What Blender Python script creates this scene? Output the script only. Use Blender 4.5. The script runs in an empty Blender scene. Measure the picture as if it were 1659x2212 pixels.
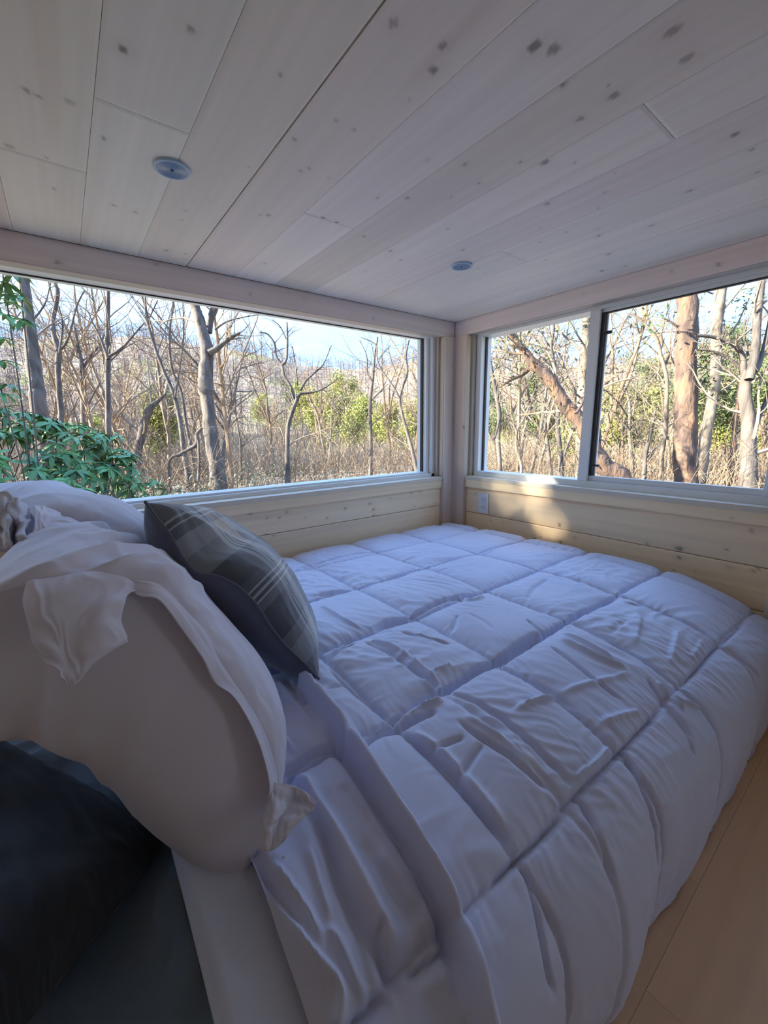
import bpy, math, random
import numpy as np
from mathutils import Vector, Matrix

# ------------------------------------------------------------------ camera, world, sun, exposure
# working frame "k": origin at the camera, x along the left wall, y towards it, z up; world = k + CAM
CAM = np.array([-1.896, -1.773, 1.05])
FPX = 888.7
_y, _p, _r = [math.radians(a) for a in (37.428, -11.408, -0.794)]
_f = np.array([math.sin(_y)*math.cos(_p), math.cos(_y)*math.cos(_p), math.sin(_p)])
_rt = np.array([math.cos(_y), -math.sin(_y), 0.0]); _u = np.cross(_rt, _f)
RT = math.cos(_r)*_rt + math.sin(_r)*_u
UP = -math.sin(_r)*_rt + math.cos(_r)*_u
FW = _f
scene = bpy.context.scene
col = scene.collection
cam_d = bpy.data.cameras.new('camera'); cam = bpy.data.objects.new('camera', cam_d); col.objects.link(cam)
cam_d.sensor_fit = 'HORIZONTAL'; cam_d.sensor_width = 36.0; cam_d.lens = 36.0*FPX/1659.0
cam_d.clip_start = 0.02; cam_d.clip_end = 2000
cam.matrix_world = Matrix(((RT[0], UP[0], -FW[0], CAM[0]), (RT[1], UP[1], -FW[1], CAM[1]), (RT[2], UP[2], -FW[2], CAM[2]), (0, 0, 0, 1)))
scene.camera = cam
scene.view_settings.view_transform = 'Standard'; scene.view_settings.look = 'None'
scene.view_settings.gamma = 1.0; scene.view_settings.use_curve_mapping = False
scene.view_settings.exposure = 3.22
scene.cycles.max_bounces = 10; scene.cycles.diffuse_bounces = 8; scene.cycles.transparent_max_bounces = 12

SUN_DIR = np.array([-0.80, 0.42, 0.41]); SUN_DIR = SUN_DIR/np.linalg.norm(SUN_DIR)   # towards the sun
SUN_E = 4.0
SKY_E = 0.86
sun_d = bpy.data.lights.new('sun', 'SUN'); sun_d.energy = SUN_E; sun_d.angle = math.radians(1.2); sun_d.color = (1.0, 0.90, 0.76)
sun = bpy.data.objects.new('sun', sun_d); col.objects.link(sun)
sun.rotation_euler = Vector(SUN_DIR).to_track_quat('Z', 'Y').to_euler()

world = bpy.data.worlds.new('sky'); scene.world = world; world.use_nodes = True
wn = world.node_tree; wn.nodes.clear()
def N(nt, t, **kw):
    n = nt.nodes.new(t)
    for k, v in kw.items():
        if k in n.inputs: n.inputs[k].default_value = v
        else: setattr(n, k, v)
    return n
wo = N(wn, 'ShaderNodeOutputWorld'); wb = N(wn, 'ShaderNodeBackground'); wb.inputs['Strength'].default_value = SKY_E
tc = N(wn, 'ShaderNodeTexCoord'); sep = N(wn, 'ShaderNodeSeparateXYZ')
wn.links.new(tc.outputs['Generated'], sep.inputs[0])
rmp = N(wn, 'ShaderNodeValToRGB')
e = rmp.color_ramp.elements
e[0].position = 0.0; e[0].color = (0.145, 0.225, 0.35, 1); e[1].position = 1.0; e[1].color = (0.13, 0.25, 0.55, 1)
q = e.new(0.10); q.color = (0.115, 0.20, 0.36, 1); q = e.new(0.35); q.color = (0.13, 0.24, 0.48, 1)
wn.links.new(sep.outputs['Z'], rmp.inputs[0])
mp = N(wn, 'ShaderNodeMapping'); mp.inputs['Scale'].default_value = (1, 1, 3.0)
ns = N(wn, 'ShaderNodeTexNoise', Scale=2.4, Detail=6.0, Roughness=0.6)
wn.links.new(tc.outputs['Generated'], mp.inputs[0]); wn.links.new(mp.outputs[0], ns.inputs['Vector'])
cr = N(wn, 'ShaderNodeValToRGB'); cr.color_ramp.elements[0].position = 0.45; cr.color_ramp.elements[1].position = 0.75
wn.links.new(ns.outputs['Fac'], cr.inputs[0])
mx = N(wn, 'ShaderNodeMixRGB'); mx.inputs['Color2'].default_value = (0.18, 0.24, 0.33, 1)
wn.links.new(cr.outputs['Color'], mx.inputs['Fac']); wn.links.new(rmp.outputs['Color'], mx.inputs['Color1'])
wn.links.new(mx.outputs[0], wb.inputs['Color']); wn.links.new(wb.outputs[0], wo.inputs[0])

# ------------------------------------------------------------------ helpers
def ray(px, py):
    v = np.array([(px-829.5)/FPX, -(py-1106.0)/FPX, 1.0])
    return v[0]*RT + v[1]*UP + v[2]*FW
def at(px, py, depth): return ray(px, py)*depth                 # k frame
def on(px, py, ax, val):
    d = ray(px, py); return d*(val/d[ax])
K = lambda *p: np.array(p, float) + CAM

def link(o, parent=None):
    col.objects.link(o)
    if parent is not None: o.parent = parent
    return o
def tag(o, label=None, cat=None, group=None, kind=None):
    if label: o['label'] = label
    if cat: o['category'] = cat
    if group: o['group'] = group
    if kind: o['kind'] = kind
    return o
def empty(name, loc=(0, 0, 0)):
    o = bpy.data.objects.new(name, None); o.location = loc; o.empty_display_size = 0.1; col.objects.link(o); return o
def mesh_np(name, V, F, mat=None, parent=None, smooth=True, uv=None, colr=None, origin=None):
    """V (n,3); F list of arrays each (m,k)"""
    V = np.asarray(V, np.float32)
    if origin is not None: V = V - np.asarray(origin, np.float32)
    if not isinstance(F, list): F = [F]
    F = [np.asarray(f, np.int32) for f in F if len(f)]
    me = bpy.data.meshes.new(name)
    me.vertices.add(len(V)); me.vertices.foreach_set('co', V.ravel())
    li = np.concatenate([f.ravel() for f in F]); tot = np.concatenate([np.full(len(f), f.shape[1], np.int32) for f in F])
    st = np.concatenate([[0], np.cumsum(tot)[:-1]]).astype(np.int32)
    me.loops.add(len(li)); me.loops.foreach_set('vertex_index', li)
    me.polygons.add(len(tot)); me.polygons.foreach_set('loop_start', st); me.polygons.foreach_set('loop_total', tot)
    me.polygons.foreach_set('use_smooth', np.full(len(tot), smooth))
    me.update(calc_edges=True)
    if uv is not None:
        l = me.uv_layers.new(name='UVMap'); l.data.foreach_set('uv', np.asarray(uv, np.float32)[li].ravel())
    if colr is not None:
        a = me.color_attributes.new('tone', 'FLOAT_COLOR', 'POINT')
        c = np.ones((len(V), 4), np.float32); c[:, :3] = colr; a.data.foreach_set('color', c.ravel())
    if mat: me.materials.append(mat)
    o = bpy.data.objects.new(name, me)
    if origin is not None: o.location = origin
    return link(o, parent)
def grid_faces(nu, nv, wrap_u=False, off=0):
    i = np.arange(nu if wrap_u else nu-1)[:, None]; j = np.arange(nv-1)[None, :]
    i2 = (i+1) % nu
    a = (i*nv+j); b = (i2*nv+j); c = (i2*nv+j+1); d = (i*nv+j+1)
    return np.stack([a, b, c, d], -1).reshape(-1, 4)+off
BOXF = np.array([[0, 1, 3, 2], [4, 6, 7, 5], [0, 4, 5, 1], [2, 3, 7, 6], [0, 2, 6, 4], [1, 5, 7, 3]])
def box_vf(lo, hi):
    lo = np.array(lo, float); hi = np.array(hi, float)
    V = np.array([[(lo, hi)[a][0], (lo, hi)[b][1], (lo, hi)[c][2]] for a in (0, 1) for b in (0, 1) for c in (0, 1)])
    return V
def boxes(name, lst, mat, parent=None, bevel=0.0, kind=None):
    V = []; F = []
    for i, (lo, hi) in enumerate(lst):
        V.append(box_vf(lo, hi)); F.append(BOXF+8*i)
    o = mesh_np(name, np.concatenate(V)+CAM, np.concatenate(F), mat, parent, smooth=False)
    if bevel:
        m = o.modifiers.new('bevel', 'BEVEL'); m.width = bevel; m.segments = 2; m.limit_method = 'ANGLE'
    if kind: o['kind'] = kind
    return o

# numpy gradient noise
_rs = np.random.RandomState(7); _perm = np.concatenate([_rs.permutation(512)]*3); _g = _rs.randn(512, 3); _g /= np.linalg.norm(_g, axis=1)[:, None]
def noise(x, y, z=0.0):
    x, y, z = np.broadcast_arrays(np.asarray(x, float), np.asarray(y, float), np.asarray(z, float))
    xi = np.floor(x).astype(int); yi = np.floor(y).astype(int); zi = np.floor(z).astype(int)
    xf = x-xi; yf = y-yi; zf = z-zi
    f = lambda t: t*t*t*(t*(t*6-15)+10)
    u, v, w = f(xf), f(yf), f(zf); r = 0
    for a in (0, 1):
        for b in (0, 1):
            for c in (0, 1):
                h = _perm[_perm[_perm[(xi+a) % 512]+(yi+b) % 512]+(zi+c) % 512]
                g = _g[h]
                d = g[..., 0]*(xf-a)+g[..., 1]*(yf-b)+g[..., 2]*(zf-c)
                r = r + d*(u if a else 1-u)*(v if b else 1-v)*(w if c else 1-w)
    return r*1.6
def fbm(x, y, z=0.0, o=4, g=0.5):
    r = 0; a = 1.0; s = 1.0
    for i in range(o): r = r + a*noise(x*s, y*s, z*s+i*7.3); a *= g; s *= 2.03
    return r
def sstep(a, b, x): t = np.clip((x-a)/(b-a), 0, 1); return t*t*(3-2*t)
def catmull(P, n):
    P = np.asarray(P, float); m = len(P)
    Q = np.concatenate([[2*P[0]-P[1]], P, [2*P[-1]-P[-2]]])
    t = np.linspace(0, m-1-1e-9, n); i = t.astype(int); f = (t-i)[:, None] if P.ndim == 2 else (t-i)[:, None, None]
    p0, p1, p2, p3 = Q[i], Q[i+1], Q[i+2], Q[i+3]
    return 0.5*((2*p1)+(-p0+p2)*f+(2*p0-5*p1+4*p2-p3)*f*f+(-p0+3*p1-3*p2+p3)*f*f*f)

# ------------------------------------------------------------------ materials
def mat(name, color, rough=0.6, **kw):
    m = bpy.data.materials.new(name); m.use_nodes = True
    b = m.node_tree.nodes['Principled BSDF']
    b.inputs['Base Color'].default_value = (*color, 1); b.inputs['Roughness'].default_value = rough
    for k, v in kw.items(): b.inputs[k].default_value = v
    return m
def bump(m, scale, strength, dist=0.002, detail=4, stretch=None, coord='Object'):
    nt = m.node_tree; b = nt.nodes['Principled BSDF']
    t = N(nt, 'ShaderNodeTexCoord'); n = N(nt, 'ShaderNodeTexNoise', Scale=scale, Detail=float(detail)); bp = N(nt, 'ShaderNodeBump', Strength=strength, Distance=dist)
    if stretch:
        mpp = N(nt, 'ShaderNodeMapping'); mpp.inputs['Scale'].default_value = stretch
        nt.links.new(t.outputs[coord], mpp.inputs[0]); nt.links.new(mpp.outputs[0], n.inputs['Vector'])
    else: nt.links.new(t.outputs[coord], n.inputs['Vector'])
    nt.links.new(n.outputs['Fac'], bp.inputs['Height']); nt.links.new(bp.outputs[0], b.inputs['Normal'])
    return m
def varied(name, c1, c2, scale, rough=0.7, detail=5, stretch=None, coord='Object', c3=None, objrand=0.0, **kw):
    m = mat(name, c1, rough, **kw); nt = m.node_tree; b = nt.nodes['Principled BSDF']
    t = N(nt, 'ShaderNodeTexCoord'); n = N(nt, 'ShaderNodeTexNoise', Scale=scale, Detail=float(detail)); r = N(nt, 'ShaderNodeValToRGB')
    r.color_ramp.elements[0].position = 0.35; r.color_ramp.elements[0].color = (*c1, 1)
    r.color_ramp.elements[1].position = 0.65; r.color_ramp.elements[1].color = (*c2, 1)
    if c3: q = r.color_ramp.elements.new(0.5); q.color = (*c3, 1)
    src = t.outputs[coord]
    if stretch:
        mpp = N(nt, 'ShaderNodeMapping'); mpp.inputs['Scale'].default_value = stretch
        nt.links.new(src, mpp.inputs[0]); src = mpp.outputs[0]
    nt.links.new(src, n.inputs['Vector']); nt.links.new(n.outputs['Fac'], r.inputs[0])
    out = r.outputs[0]
    if objrand:
        oi = N(nt, 'ShaderNodeObjectInfo'); hs = N(nt, 'ShaderNodeHueSaturation'); mr = N(nt, 'ShaderNodeMapRange')
        mr.inputs['To Min'].default_value = 1-objrand; mr.inputs['To Max'].default_value = 1+objrand
        nt.links.new(oi.outputs['Random'], mr.inputs[0]); nt.links.new(mr.outputs[0], hs.inputs['Value']); nt.links.new(out, hs.inputs['Color']); out = hs.outputs[0]
    nt.links.new(out, b.inputs['Base Color'])
    return m
def toned(name, rough=0.55, stretch=(60, 4, 60), amt=0.10, bumps=0.15, **kw):
    """colour from the piece's own 'tone' attribute, fine grain on top"""
    m = mat(name, (1, 1, 1), rough, **kw); nt = m.node_tree; b = nt.nodes['Principled BSDF']
    a = N(nt, 'ShaderNodeAttribute', attribute_name='tone'); t = N(nt, 'ShaderNodeTexCoord'); mpp = N(nt, 'ShaderNodeMapping'); mpp.inputs['Scale'].default_value = stretch
    n = N(nt, 'ShaderNodeTexNoise', Scale=1.0, Detail=3.0); mr = N(nt, 'ShaderNodeMapRange'); mr.inputs['To Min'].default_value = 1-amt; mr.inputs['To Max'].default_value = 1+amt
    nt.links.new(t.outputs['Object'], mpp.inputs[0]); nt.links.new(mpp.outputs[0], n.inputs['Vector']); nt.links.new(n.outputs['Fac'], mr.inputs[0])
    mu = N(nt, 'ShaderNodeVectorMath', operation='SCALE'); nt.links.new(a.outputs['Color'], mu.inputs[0]); nt.links.new(mr.outputs[0], mu.inputs['Scale'])
    nt.links.new(mu.outputs[0], b.inputs['Base Color'])
    bp = N(nt, 'ShaderNodeBump', Strength=bumps, Distance=0.001); nt.links.new(n.outputs['Fac'], bp.inputs['Height']); nt.links.new(bp.outputs[0], b.inputs['Normal'])
    return m
M = {}
M['ceil'] = toned('whitewashed_pine_ceiling', 0.62, (70, 3, 70), 0.05)
M['pinex'] = toned('pine_boards_x', 0.5, (3, 70, 70), 0.06)
M['piney'] = toned('pine_boards_y', 0.5, (70, 3, 70), 0.06)
M['pinez'] = toned('pine_boards_z', 0.5, (70, 70, 3), 0.06)
M['dark_gap'] = mat('dark_joint', (0.10, 0.085, 0.07), 0.9)
M['vinyl'] = mat('white_vinyl', (0.78, 0.80, 0.79), 0.35)
M['gasket'] = mat('black_gasket', (0.012, 0.013, 0.014), 0.5)
M['plainwood'] = varied('plain_pine', (0.64, 0.57, 0.47), (0.70, 0.62, 0.51), 3, 0.6)
M['siding'] = mat('outer_siding', (0.22, 0.17, 0.12), 0.8)
gm = bpy.data.materials.new('window_glass'); gm.use_nodes = True; nt = gm.node_tree; nt.nodes.clear()
go = N(nt, 'ShaderNodeOutputMaterial'); gt = N(nt, 'ShaderNodeBsdfTransparent'); gt.inputs[0].default_value = (0.97, 0.985, 0.98, 1)
gg = N(nt, 'ShaderNodeBsdfGlossy', Roughness=0.02); gf = N(nt, 'ShaderNodeFresnel', IOR=1.3); gx = N(nt, 'ShaderNodeMixShader')
gb = N(nt, 'ShaderNodeNewGeometry'); gs = N(nt, 'ShaderNodeMath', operation='SUBTRACT'); gs.inputs[0].default_value = 1.0; gq = N(nt, 'ShaderNodeMath', operation='MULTIPLY')   # reflect once, at the face that is hit from outside the pane
nt.links.new(gb.outputs['Backfacing'], gs.inputs[1]); nt.links.new(gs.outputs[0], gq.inputs[0]); nt.links.new(gf.outputs[0], gq.inputs[1]); nt.links.new(gq.outputs[0], gx.inputs[0]); nt.links.new(gt.outputs[0], gx.inputs[1]); nt.links.new(gg.outputs[0], gx.inputs[2]); nt.links.new(gx.outputs[0], go.inputs[0])
M['glass'] = gm
def fabric(name, c1, c2, rough=0.75, sheen=0.25, sc=900, bs=0.12, crease=None):
    m = varied(name, c1, c2, 5, rough, 3, **{'Sheen Weight': sheen})
    m = bump(m, sc, bs, 0.0006, 2); nt = m.node_tree; b = nt.nodes['Principled BSDF']
    if crease:   # soft ironed-in creases finer than the mesh
        fine = b.inputs['Normal'].links[0].from_node; t = N(nt, 'ShaderNodeTexCoord'); mpp = N(nt, 'ShaderNodeMapping'); mpp.inputs['Scale'].default_value = (1.0, .55, 1.0); mpp.inputs['Rotation'].default_value = (0, 0, .5)
        n = N(nt, 'ShaderNodeTexNoise', Scale=crease[0], Detail=3.0, Distortion=.6); n.noise_type = 'RIDGED_MULTIFRACTAL'; b2 = N(nt, 'ShaderNodeBump', Strength=crease[1], Distance=.004)
        nt.links.new(t.outputs['Object'], mpp.inputs[0]); nt.links.new(mpp.outputs[0], n.inputs['Vector']); nt.links.new(n.outputs['Fac'], b2.inputs['Height'])
        nt.links.new(fine.outputs[0], b2.inputs['Normal']); nt.links.new(b2.outputs[0], b.inputs['Normal'])
    return m
M['comforter'] = fabric('periwinkle_grey_microfibre', (0.64, 0.68, 0.86), (0.67, 0.71, 0.89), 0.6, 0.3, crease=(9.0, .6))
M['sheet'] = fabric('grey_sheet', (0.68, 0.76, 0.95), (0.71, 0.79, 0.96), 0.7, crease=(2.0, .1))
M['sham'] = fabric('lilac_grey_pillowcase', (0.69, 0.71, 0.86), (0.72, 0.74, 0.89), 0.7, crease=(5.0, .4))
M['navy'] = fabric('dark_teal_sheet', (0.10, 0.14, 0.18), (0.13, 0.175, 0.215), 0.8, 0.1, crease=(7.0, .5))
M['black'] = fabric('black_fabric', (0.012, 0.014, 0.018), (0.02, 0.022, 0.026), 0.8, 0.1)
M['backcloth'] = fabric('dark_slate_cloth', (0.075, 0.08, 0.115), (0.09, 0.10, 0.14), 0.5, 0.3)
M['mattress'] = fabric('mattress_ticking', (0.5, 0.5, 0.5), (0.6, 0.6, 0.6))

# ------------------------------------------------------------------ knotty boards
def board(parent, name, axis, a0, a1, b0, b1, depth, face, thick, knots=(), seed=0, base=(0.55, 0.47, 0.36), res=(0.012, 0.006), mtl='pinex', seedknots=0.0, knot_dark=0.8, streak=0.10, rand=0.04, bow=0.0, cham=.0012):
    """A board whose long side runs along `axis`. (a0,a1) along the length, (b0,b1) across it; depth is the axis of its face,
    face the face's coordinate and thick the signed way to its back. knots: (a, b, radius, darkness)."""
    ax = 'xyz'.index(axis); dax = 'xyz'.index(depth); bx = 3-ax-dax
    na = max(2, int(round((a1-a0)/res[0]))+1); nb = max(2, int(round((b1-b0)/res[1]))+1)
    A, B = np.meshgrid(np.linspace(a0, a1, na), np.linspace(b0, b1, nb), indexing='ij')
    rs = np.random.RandomState(seed*13+5)
    ks = list(knots)
    for i in range(rs.poisson(seedknots*(a1-a0)) if seedknots else 0):
        ks.append((rs.uniform(a0, a1), rs.uniform(b0+.01, b1-.01), rs.uniform(.003, .008), rs.uniform(.4, .9)))
    warp = np.zeros_like(A); dark = np.zeros_like(A)
    for (ka, kb, kr, kd) in ks:
        da = (A-ka)*0.9; db = B-kb; d = np.sqrt(da**2+db**2+1e-9)
        warp += np.sign(db)*kr*0.9*np.exp(-(da/(kr*2.4))**2)*np.exp(-(db/(kr*1.8))**2)
        dark = np.maximum(dark, kd*(1-sstep(kr*.70, kr*1.05, d)))
        dark = np.maximum(dark, kd*0.16*np.exp(-(d/(kr*2.2))**2))
    Bw = B-warp
    g = fbm(A*1.1+seed*3.1, Bw*38, seed*1.7, 3, .55)
    g2 = noise(A*.5+seed, Bw*9+seed*2.3, 4.4)
    tone = 1+streak*g*0.8+streak*1.0*g2+rs.uniform(-rand, rand)
    st = sstep(.42, .62, noise(A*.7+9+seed*5.1, Bw*14+seed*3.7, 8.8))*streak*2.2
    base = np.array(base); c = base[None, None, :]*tone[..., None]
    c = c*(1-st[..., None]*np.array([.5, .75, 1.0]))
    kc = np.array([0.075, 0.045, 0.028])*1.2
    c = c*(1-dark[..., None]*knot_dark)+kc*(dark[..., None]*knot_dark)
    c = np.clip(c, 0.01, 1)
    V = np.zeros((na, nb, 3)); V[..., ax] = A; V[..., bx] = B; V[..., dax] = face
    edge = np.minimum(np.minimum(A-a0, a1-A), np.minimum(B-b0, b1-B)); V[..., dax] += np.sign(thick)*cham*(1-sstep(0, .004, edge))
    if bow: V[..., dax] += bow*np.sin((A-a0)/(a1-a0)*math.pi)
    V = V.reshape(-1, 3); C = c.reshape(-1, 3)
    F = [grid_faces(na, nb)]
    n0 = len(V)
    lo = np.zeros(3); hi = np.zeros(3); lo[ax], hi[ax], lo[bx], hi[bx] = a0, a1, b0, b1
    f2 = face+thick; lo[dax], hi[dax] = min(face, f2), max(face, f2)
    inner = face+np.sign(thick)*cham*1.01
    l2, h2 = lo.copy(), hi.copy()
    if thick > 0: l2[dax] = inner
    else: h2[dax] = inner
    BV = box_vf(l2, h2); V = np.concatenate([V, BV]); C = np.concatenate([C, np.tile(base*0.95, (8, 1))])
    F.append(BOXF+n0)
    mid = np.array([(l2+h2)/2])[0]+CAM
    return mesh_np(name, V+CAM, F, M[mtl], parent, smooth=False, colr=C, origin=mid)

# ------------------------------------------------------------------ room shell (k frame numbers)
RX, LY, CZ, FZ = 1.896, 1.773, 0.60, -1.05
XL = -2.40; YN = -2.3     # hidden walls
ceiling = boxes('ceiling', [((XL-.1, YN-.1, CZ+.022), (RX+.25, LY+.25, CZ+.10))], M['dark_gap'], kind='structure')
floor = boxes('floor', [((XL-.1, YN-.1, FZ-.08), (RX+.2, LY+.2, FZ-.012))], M['dark_gap'], kind='structure')
# ceiling knots traced as points on the ceiling plane
CK = [(265,106,.010,.9),(412,64,.007,.7),(479,126,.010,.8),(57,195,.007,.7),(82,207,.005,.7),(150,220,.011,.4),(224,299,.005,.7),(20,316,.012,.4),(102,341,.005,.6),
(605,160,.004,.7),(850,50,.010,.6),(957,100,.008,.8),(936,152,.011,.8),(1155,100,.013,.9),(1197,106,.013,.75),(1216,183,.008,.75),(1254,256,.008,.75),(1326,206,.012,.7),
(1453,67,.014,.65),(1483,126,.012,.6),(1587,291,.010,.8),(1624,323,.008,.7),(1177,351,.011,.8),(1122,350,.005,.8),(1240,353,.005,.5),(1314,186,.003,.6),(1183,440,.009,.7),
(1491,412,.009,.7),(1327,373,.004,.4),(1306,416,.006,.6),(1293,449,.005,.5),(1291,494,.005,.5),(1408,487,.007,.7),(1636,372,.006,.5),(1293,510,.006,.9),(1315,549,.007,.7),
(1300,585,.008,.8),(1350,575,.010,.45),(1166,493,.004,.6),(1166,523,.004,.5),(1179,562,.005,.6),(1224,501,.006,.4),(1099,548,.006,.6),(1001,540,.007,.7),(843,542,.008,.7),(866,562,.006,.6),
(872,604,.005,.5),(1041,555,.005,.4),(1033,579,.004,.4),(1047,591,.004,.4),(1005,355,.006,.7),(1035,395,.005,.7),(923,346,.005,.6),(880,428,.006,.7),(973,426,.005,.5),(967,495,.005,.6),
(697,471,.009,.9),(726,482,.010,.9),(787,511,.007,.7),(580,465,.007,.7),(562,464,.005,.5),(637,302,.007,.6),(728,260,.005,.5),(764,280,.005,.5),(649,370,.005,.7),(668,365,.005,.6),
(816,427,.005,.7),(711,384,.004,.3),(572,569,.006,.5),(788,587,.005,.5),(117,408,.006,.5),(245,443,.006,.6),(292,458,.006,.6),(103,450,.004,.4),(127,454,.004,.4),(360,541,.008,.6),(400,548,.007,.5),
(397,560,.006,.5),(453,435,.005,.6),(477,475,.005,.6),(535,360,.004,.4),(400,455,.004,.5),(392,476,.004,.5),(219,491,.004,.4),(883,218,.004,.3),(1078,640,.006,.4),(1117,625,.006,.4)]
ck = []
for (px, py, r, d) in CK:
    p = on(px, py, 2, CZ); ck.append((p[1], p[0], r*0.85, d))
edges = [-2.5, -2.17, -1.84, -1.51, -1.18, -.85, -0.53, -0.37, -0.205, -0.036, 0.127, 0.290, 0.448, 0.623, 0.79, 0.96, 1.127, 1.29, 1.45, 1.61, 1.77, 1.90]
joints = {k_+6: v_ for k_, v_ in {4: [1.02], 7: [1.165], 9: [0.425], 12: [0.30], 3: [1.30], 11: [1.0]}.items()}
bases = {3: (.50, .49, .43), 4: (.50, .50, .45), 5: (.50, .48, .425), 6: (.505, .475, .44), 7: (.53, .51, .49), 8: (.49, .465, .43), 9: (.53, .51, .49), 10: (.54, .51, .50), 11: (.52, .51, .49), 12: (.54, .52, .50), 13: (.55, .53, .51), 14: (.55, .53, .50)}
for i in range(len(edges)-1):
    x0, x1 = edges[i], edges[i+1]
    gap = 0.0007; gl = 0.0018 if i == 12 else gap*.6; gr = 0.0018 if i == 11 else gap*.6
    ys = [-0.55]+[j for j in joints.get(i, [])]+[LY]
    for s in range(len(ys)-1):
        y0, y1 = ys[s]+.0006, ys[s+1]-.0006
        kk = [k for k in ck if x0+.002 < k[1] < x1-.002 and y0 <= k[0] <= y1]
        bs = np.array(bases.get(i-6, (.5, .47, .43)))*(1.0+(0.03 if s == 1 else 0))
        board(ceiling, 'ceiling_plank', 'y', y0, y1, x0+gl, x1-gr, 'z', CZ, 0.02, kk, seed=20+(i-6)*3+s, base=bs*np.array([1.55, 1.50, 1.42]), res=(0.007, 0.0055), mtl='ceil', streak=0.055 if i < 12 else 0.05, rand=.02)
# behind the camera the same boarding goes on, plain
for i in range(len(edges)-1):
    boxes('ceiling_plank', [((edges[i]+.001, YN, CZ), (edges[i+1]-.001, -0.552, CZ+.02))], M['plainwood'], ceiling)

PB = (0.90, 0.71, 0.46)
HB = (0.84, 0.73, 0.70)
def kpx(lst, ax, val, sw):   # knots given as photo points on a wall plane -> (along, across, r, dark)
    out = []
    for (px, py, r, d) in lst:
        p = on(px, py, ax, val); out.append((p[0] if ax == 1 else p[1], p[2], r, d))
    return out
# left wall
WL = boxes('wall_left', [((XL-.1, LY+.035, FZ), (RX+.16, LY+.16, -.33)), ((XL-.1, LY+.035, .53), (RX+.16, LY+.16, CZ+.09)), ((RX-.06, LY+.035, -.33), (RX+.16, LY+.16, .53)), ((XL-.1, LY+.035, -.33), (XL+.1, LY+.16, .53))], M['siding'], kind='structure')
lk = kpx([(620,1107,.006,.7),(746,1098,.005,.7),(800,1088,.007,.8),(807,1101,.008,.9),(808,1114,.007,.9),(908,1063,.004,.6),(660,1118,.008,.3),(706,1119,.006,.5),(603,1118,.006,.8),(577,1119,.005,.7),(843,1076,.005,.5),(540,1110,.008,.6),(572,1155,.006,.8),(590,1157,.005,.7),(940,1088,.005,.5),(310,1135,.006,.7),(895,1095,.006,.3)], 1, LY+.012, 0)
board(WL, 'wall_board', 'x', XL, RX-.088, -.468, -.345, 'y', LY+.012, .02, [k for k in lk if -.468 < k[1] < -.345], 3, PB, seedknots=1.5)
board(WL, 'wall_board', 'x', XL, RX-.088, -.63, -.471, 'y', LY+.012, .02, [k for k in lk if k[1] < -.471], 4, PB, seedknots=1.5)
board(WL, 'wall_board', 'x', XL, RX-.088, -.80, -.633, 'y', LY+.012, .02, [], 5, PB, res=(.05, .03))
board(WL, 'wall_board', 'x', XL, RX-.088, FZ, -.803, 'y', LY+.012, .02, [], 6, PB, res=(.05, .03))
board(WL, 'apron_board', 'x', XL, RX-.088, -.357, -.293, 'y', LY, .03, kpx([(911,1041,.004,.8),(540,1081,.006,.7),(468,1092,.008,.5)], 1, LY, 0), 7, (.90, .71, .45), seedknots=.6)
board(WL, 'header_board', 'x', XL, RX, .514, CZ, 'y', LY, .035, kpx([(540,634,.008,.35),(128,567,.007,.9),(807,688,.006,.4),(335,569,.006,.5),(470,601,.005,.4)], 1, LY, 0), 8, HB, seedknots=.5)
board(WL, 'corner_board', 'z', FZ, .514, RX-.086, RX-.001, 'y', LY-.012, .03, [(.36, RX-.03, .005, .4)], 9, (.72,.63,.55), mtl='pinez', seedknots=.8)
# right wall
WR = boxes('wall_right', [((RX+.035, -.40, FZ), (RX+.16, LY+.035, -.32)), ((RX+.035, YN, FZ), (RX+.16, -2.05, .53)), ((RX+.035, YN, .53), (RX+.16, LY+.035, CZ+.09)), ((RX+.035, 1.66, -.32), (RX+.16, LY+.035, .53)), ((RX+.035, -.40, -.32), (RX+.16, .275, .53))], M['siding'], kind='structure')
rk = kpx([(1208,1134,.009,.95),(1212,1172,.008,.9),(1185,1165,.006,.7),(1155,1163,.007,.8),(1168,1160,.005,.7),(1244,1162,.006,.5),(1396,1175,.006,.9),(1467,1185,.010,.9),(1465,1205,.008,.9),(1505,1236,.004,.4),(1577,1226,.007,.6),(1380,1188,.004,.5),(1640,1228,.006,.7),(1625,1233,.006,.6),(1060,1125,.005,.4),(1100,1130,.006,.5)], 0, RX+.012, 0)
yc0, yc1 = .262, RX and 1.667
board(WR, 'wall_board', 'y', yc0, LY-.107, -.50, -.338, 'x', RX+.012, .02, [k for k in rk if k[1] > -.50]+[(.335, -.375, .009, .5)], 12, (.90, .69, .43), mtl='piney', seedknots=1.0)
board(WR, 'wall_board', 'y', yc0, LY-.107, -.66, -.503, 'x', RX+.012, .02, [k for k in rk if k[1] < -.503], 13, (.90, .66, .38), mtl='piney', seedknots=1.5)
board(WR, 'wall_board', 'y', yc0, LY-.107, -.84, -.663, 'x', RX+.012, .02, [], 14, (.90, .66, .38), mtl='piney', res=(.05, .03))
board(WR, 'wall_board', 'y', yc0, LY-.107, FZ, -.843, 'x', RX+.012, .02, [], 15, (.90, .66, .38), mtl='piney', res=(.05, .03))
board(WR, 'apron_board', 'y', .246, LY-.107, -.350, -.285, 'x', RX, .03, kpx([(1160,1060,.005,.5),(1580,1120,.006,.4)], 0, RX, 0), 16, (.90, .70, .43), mtl='piney', seedknots=.5)
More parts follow.
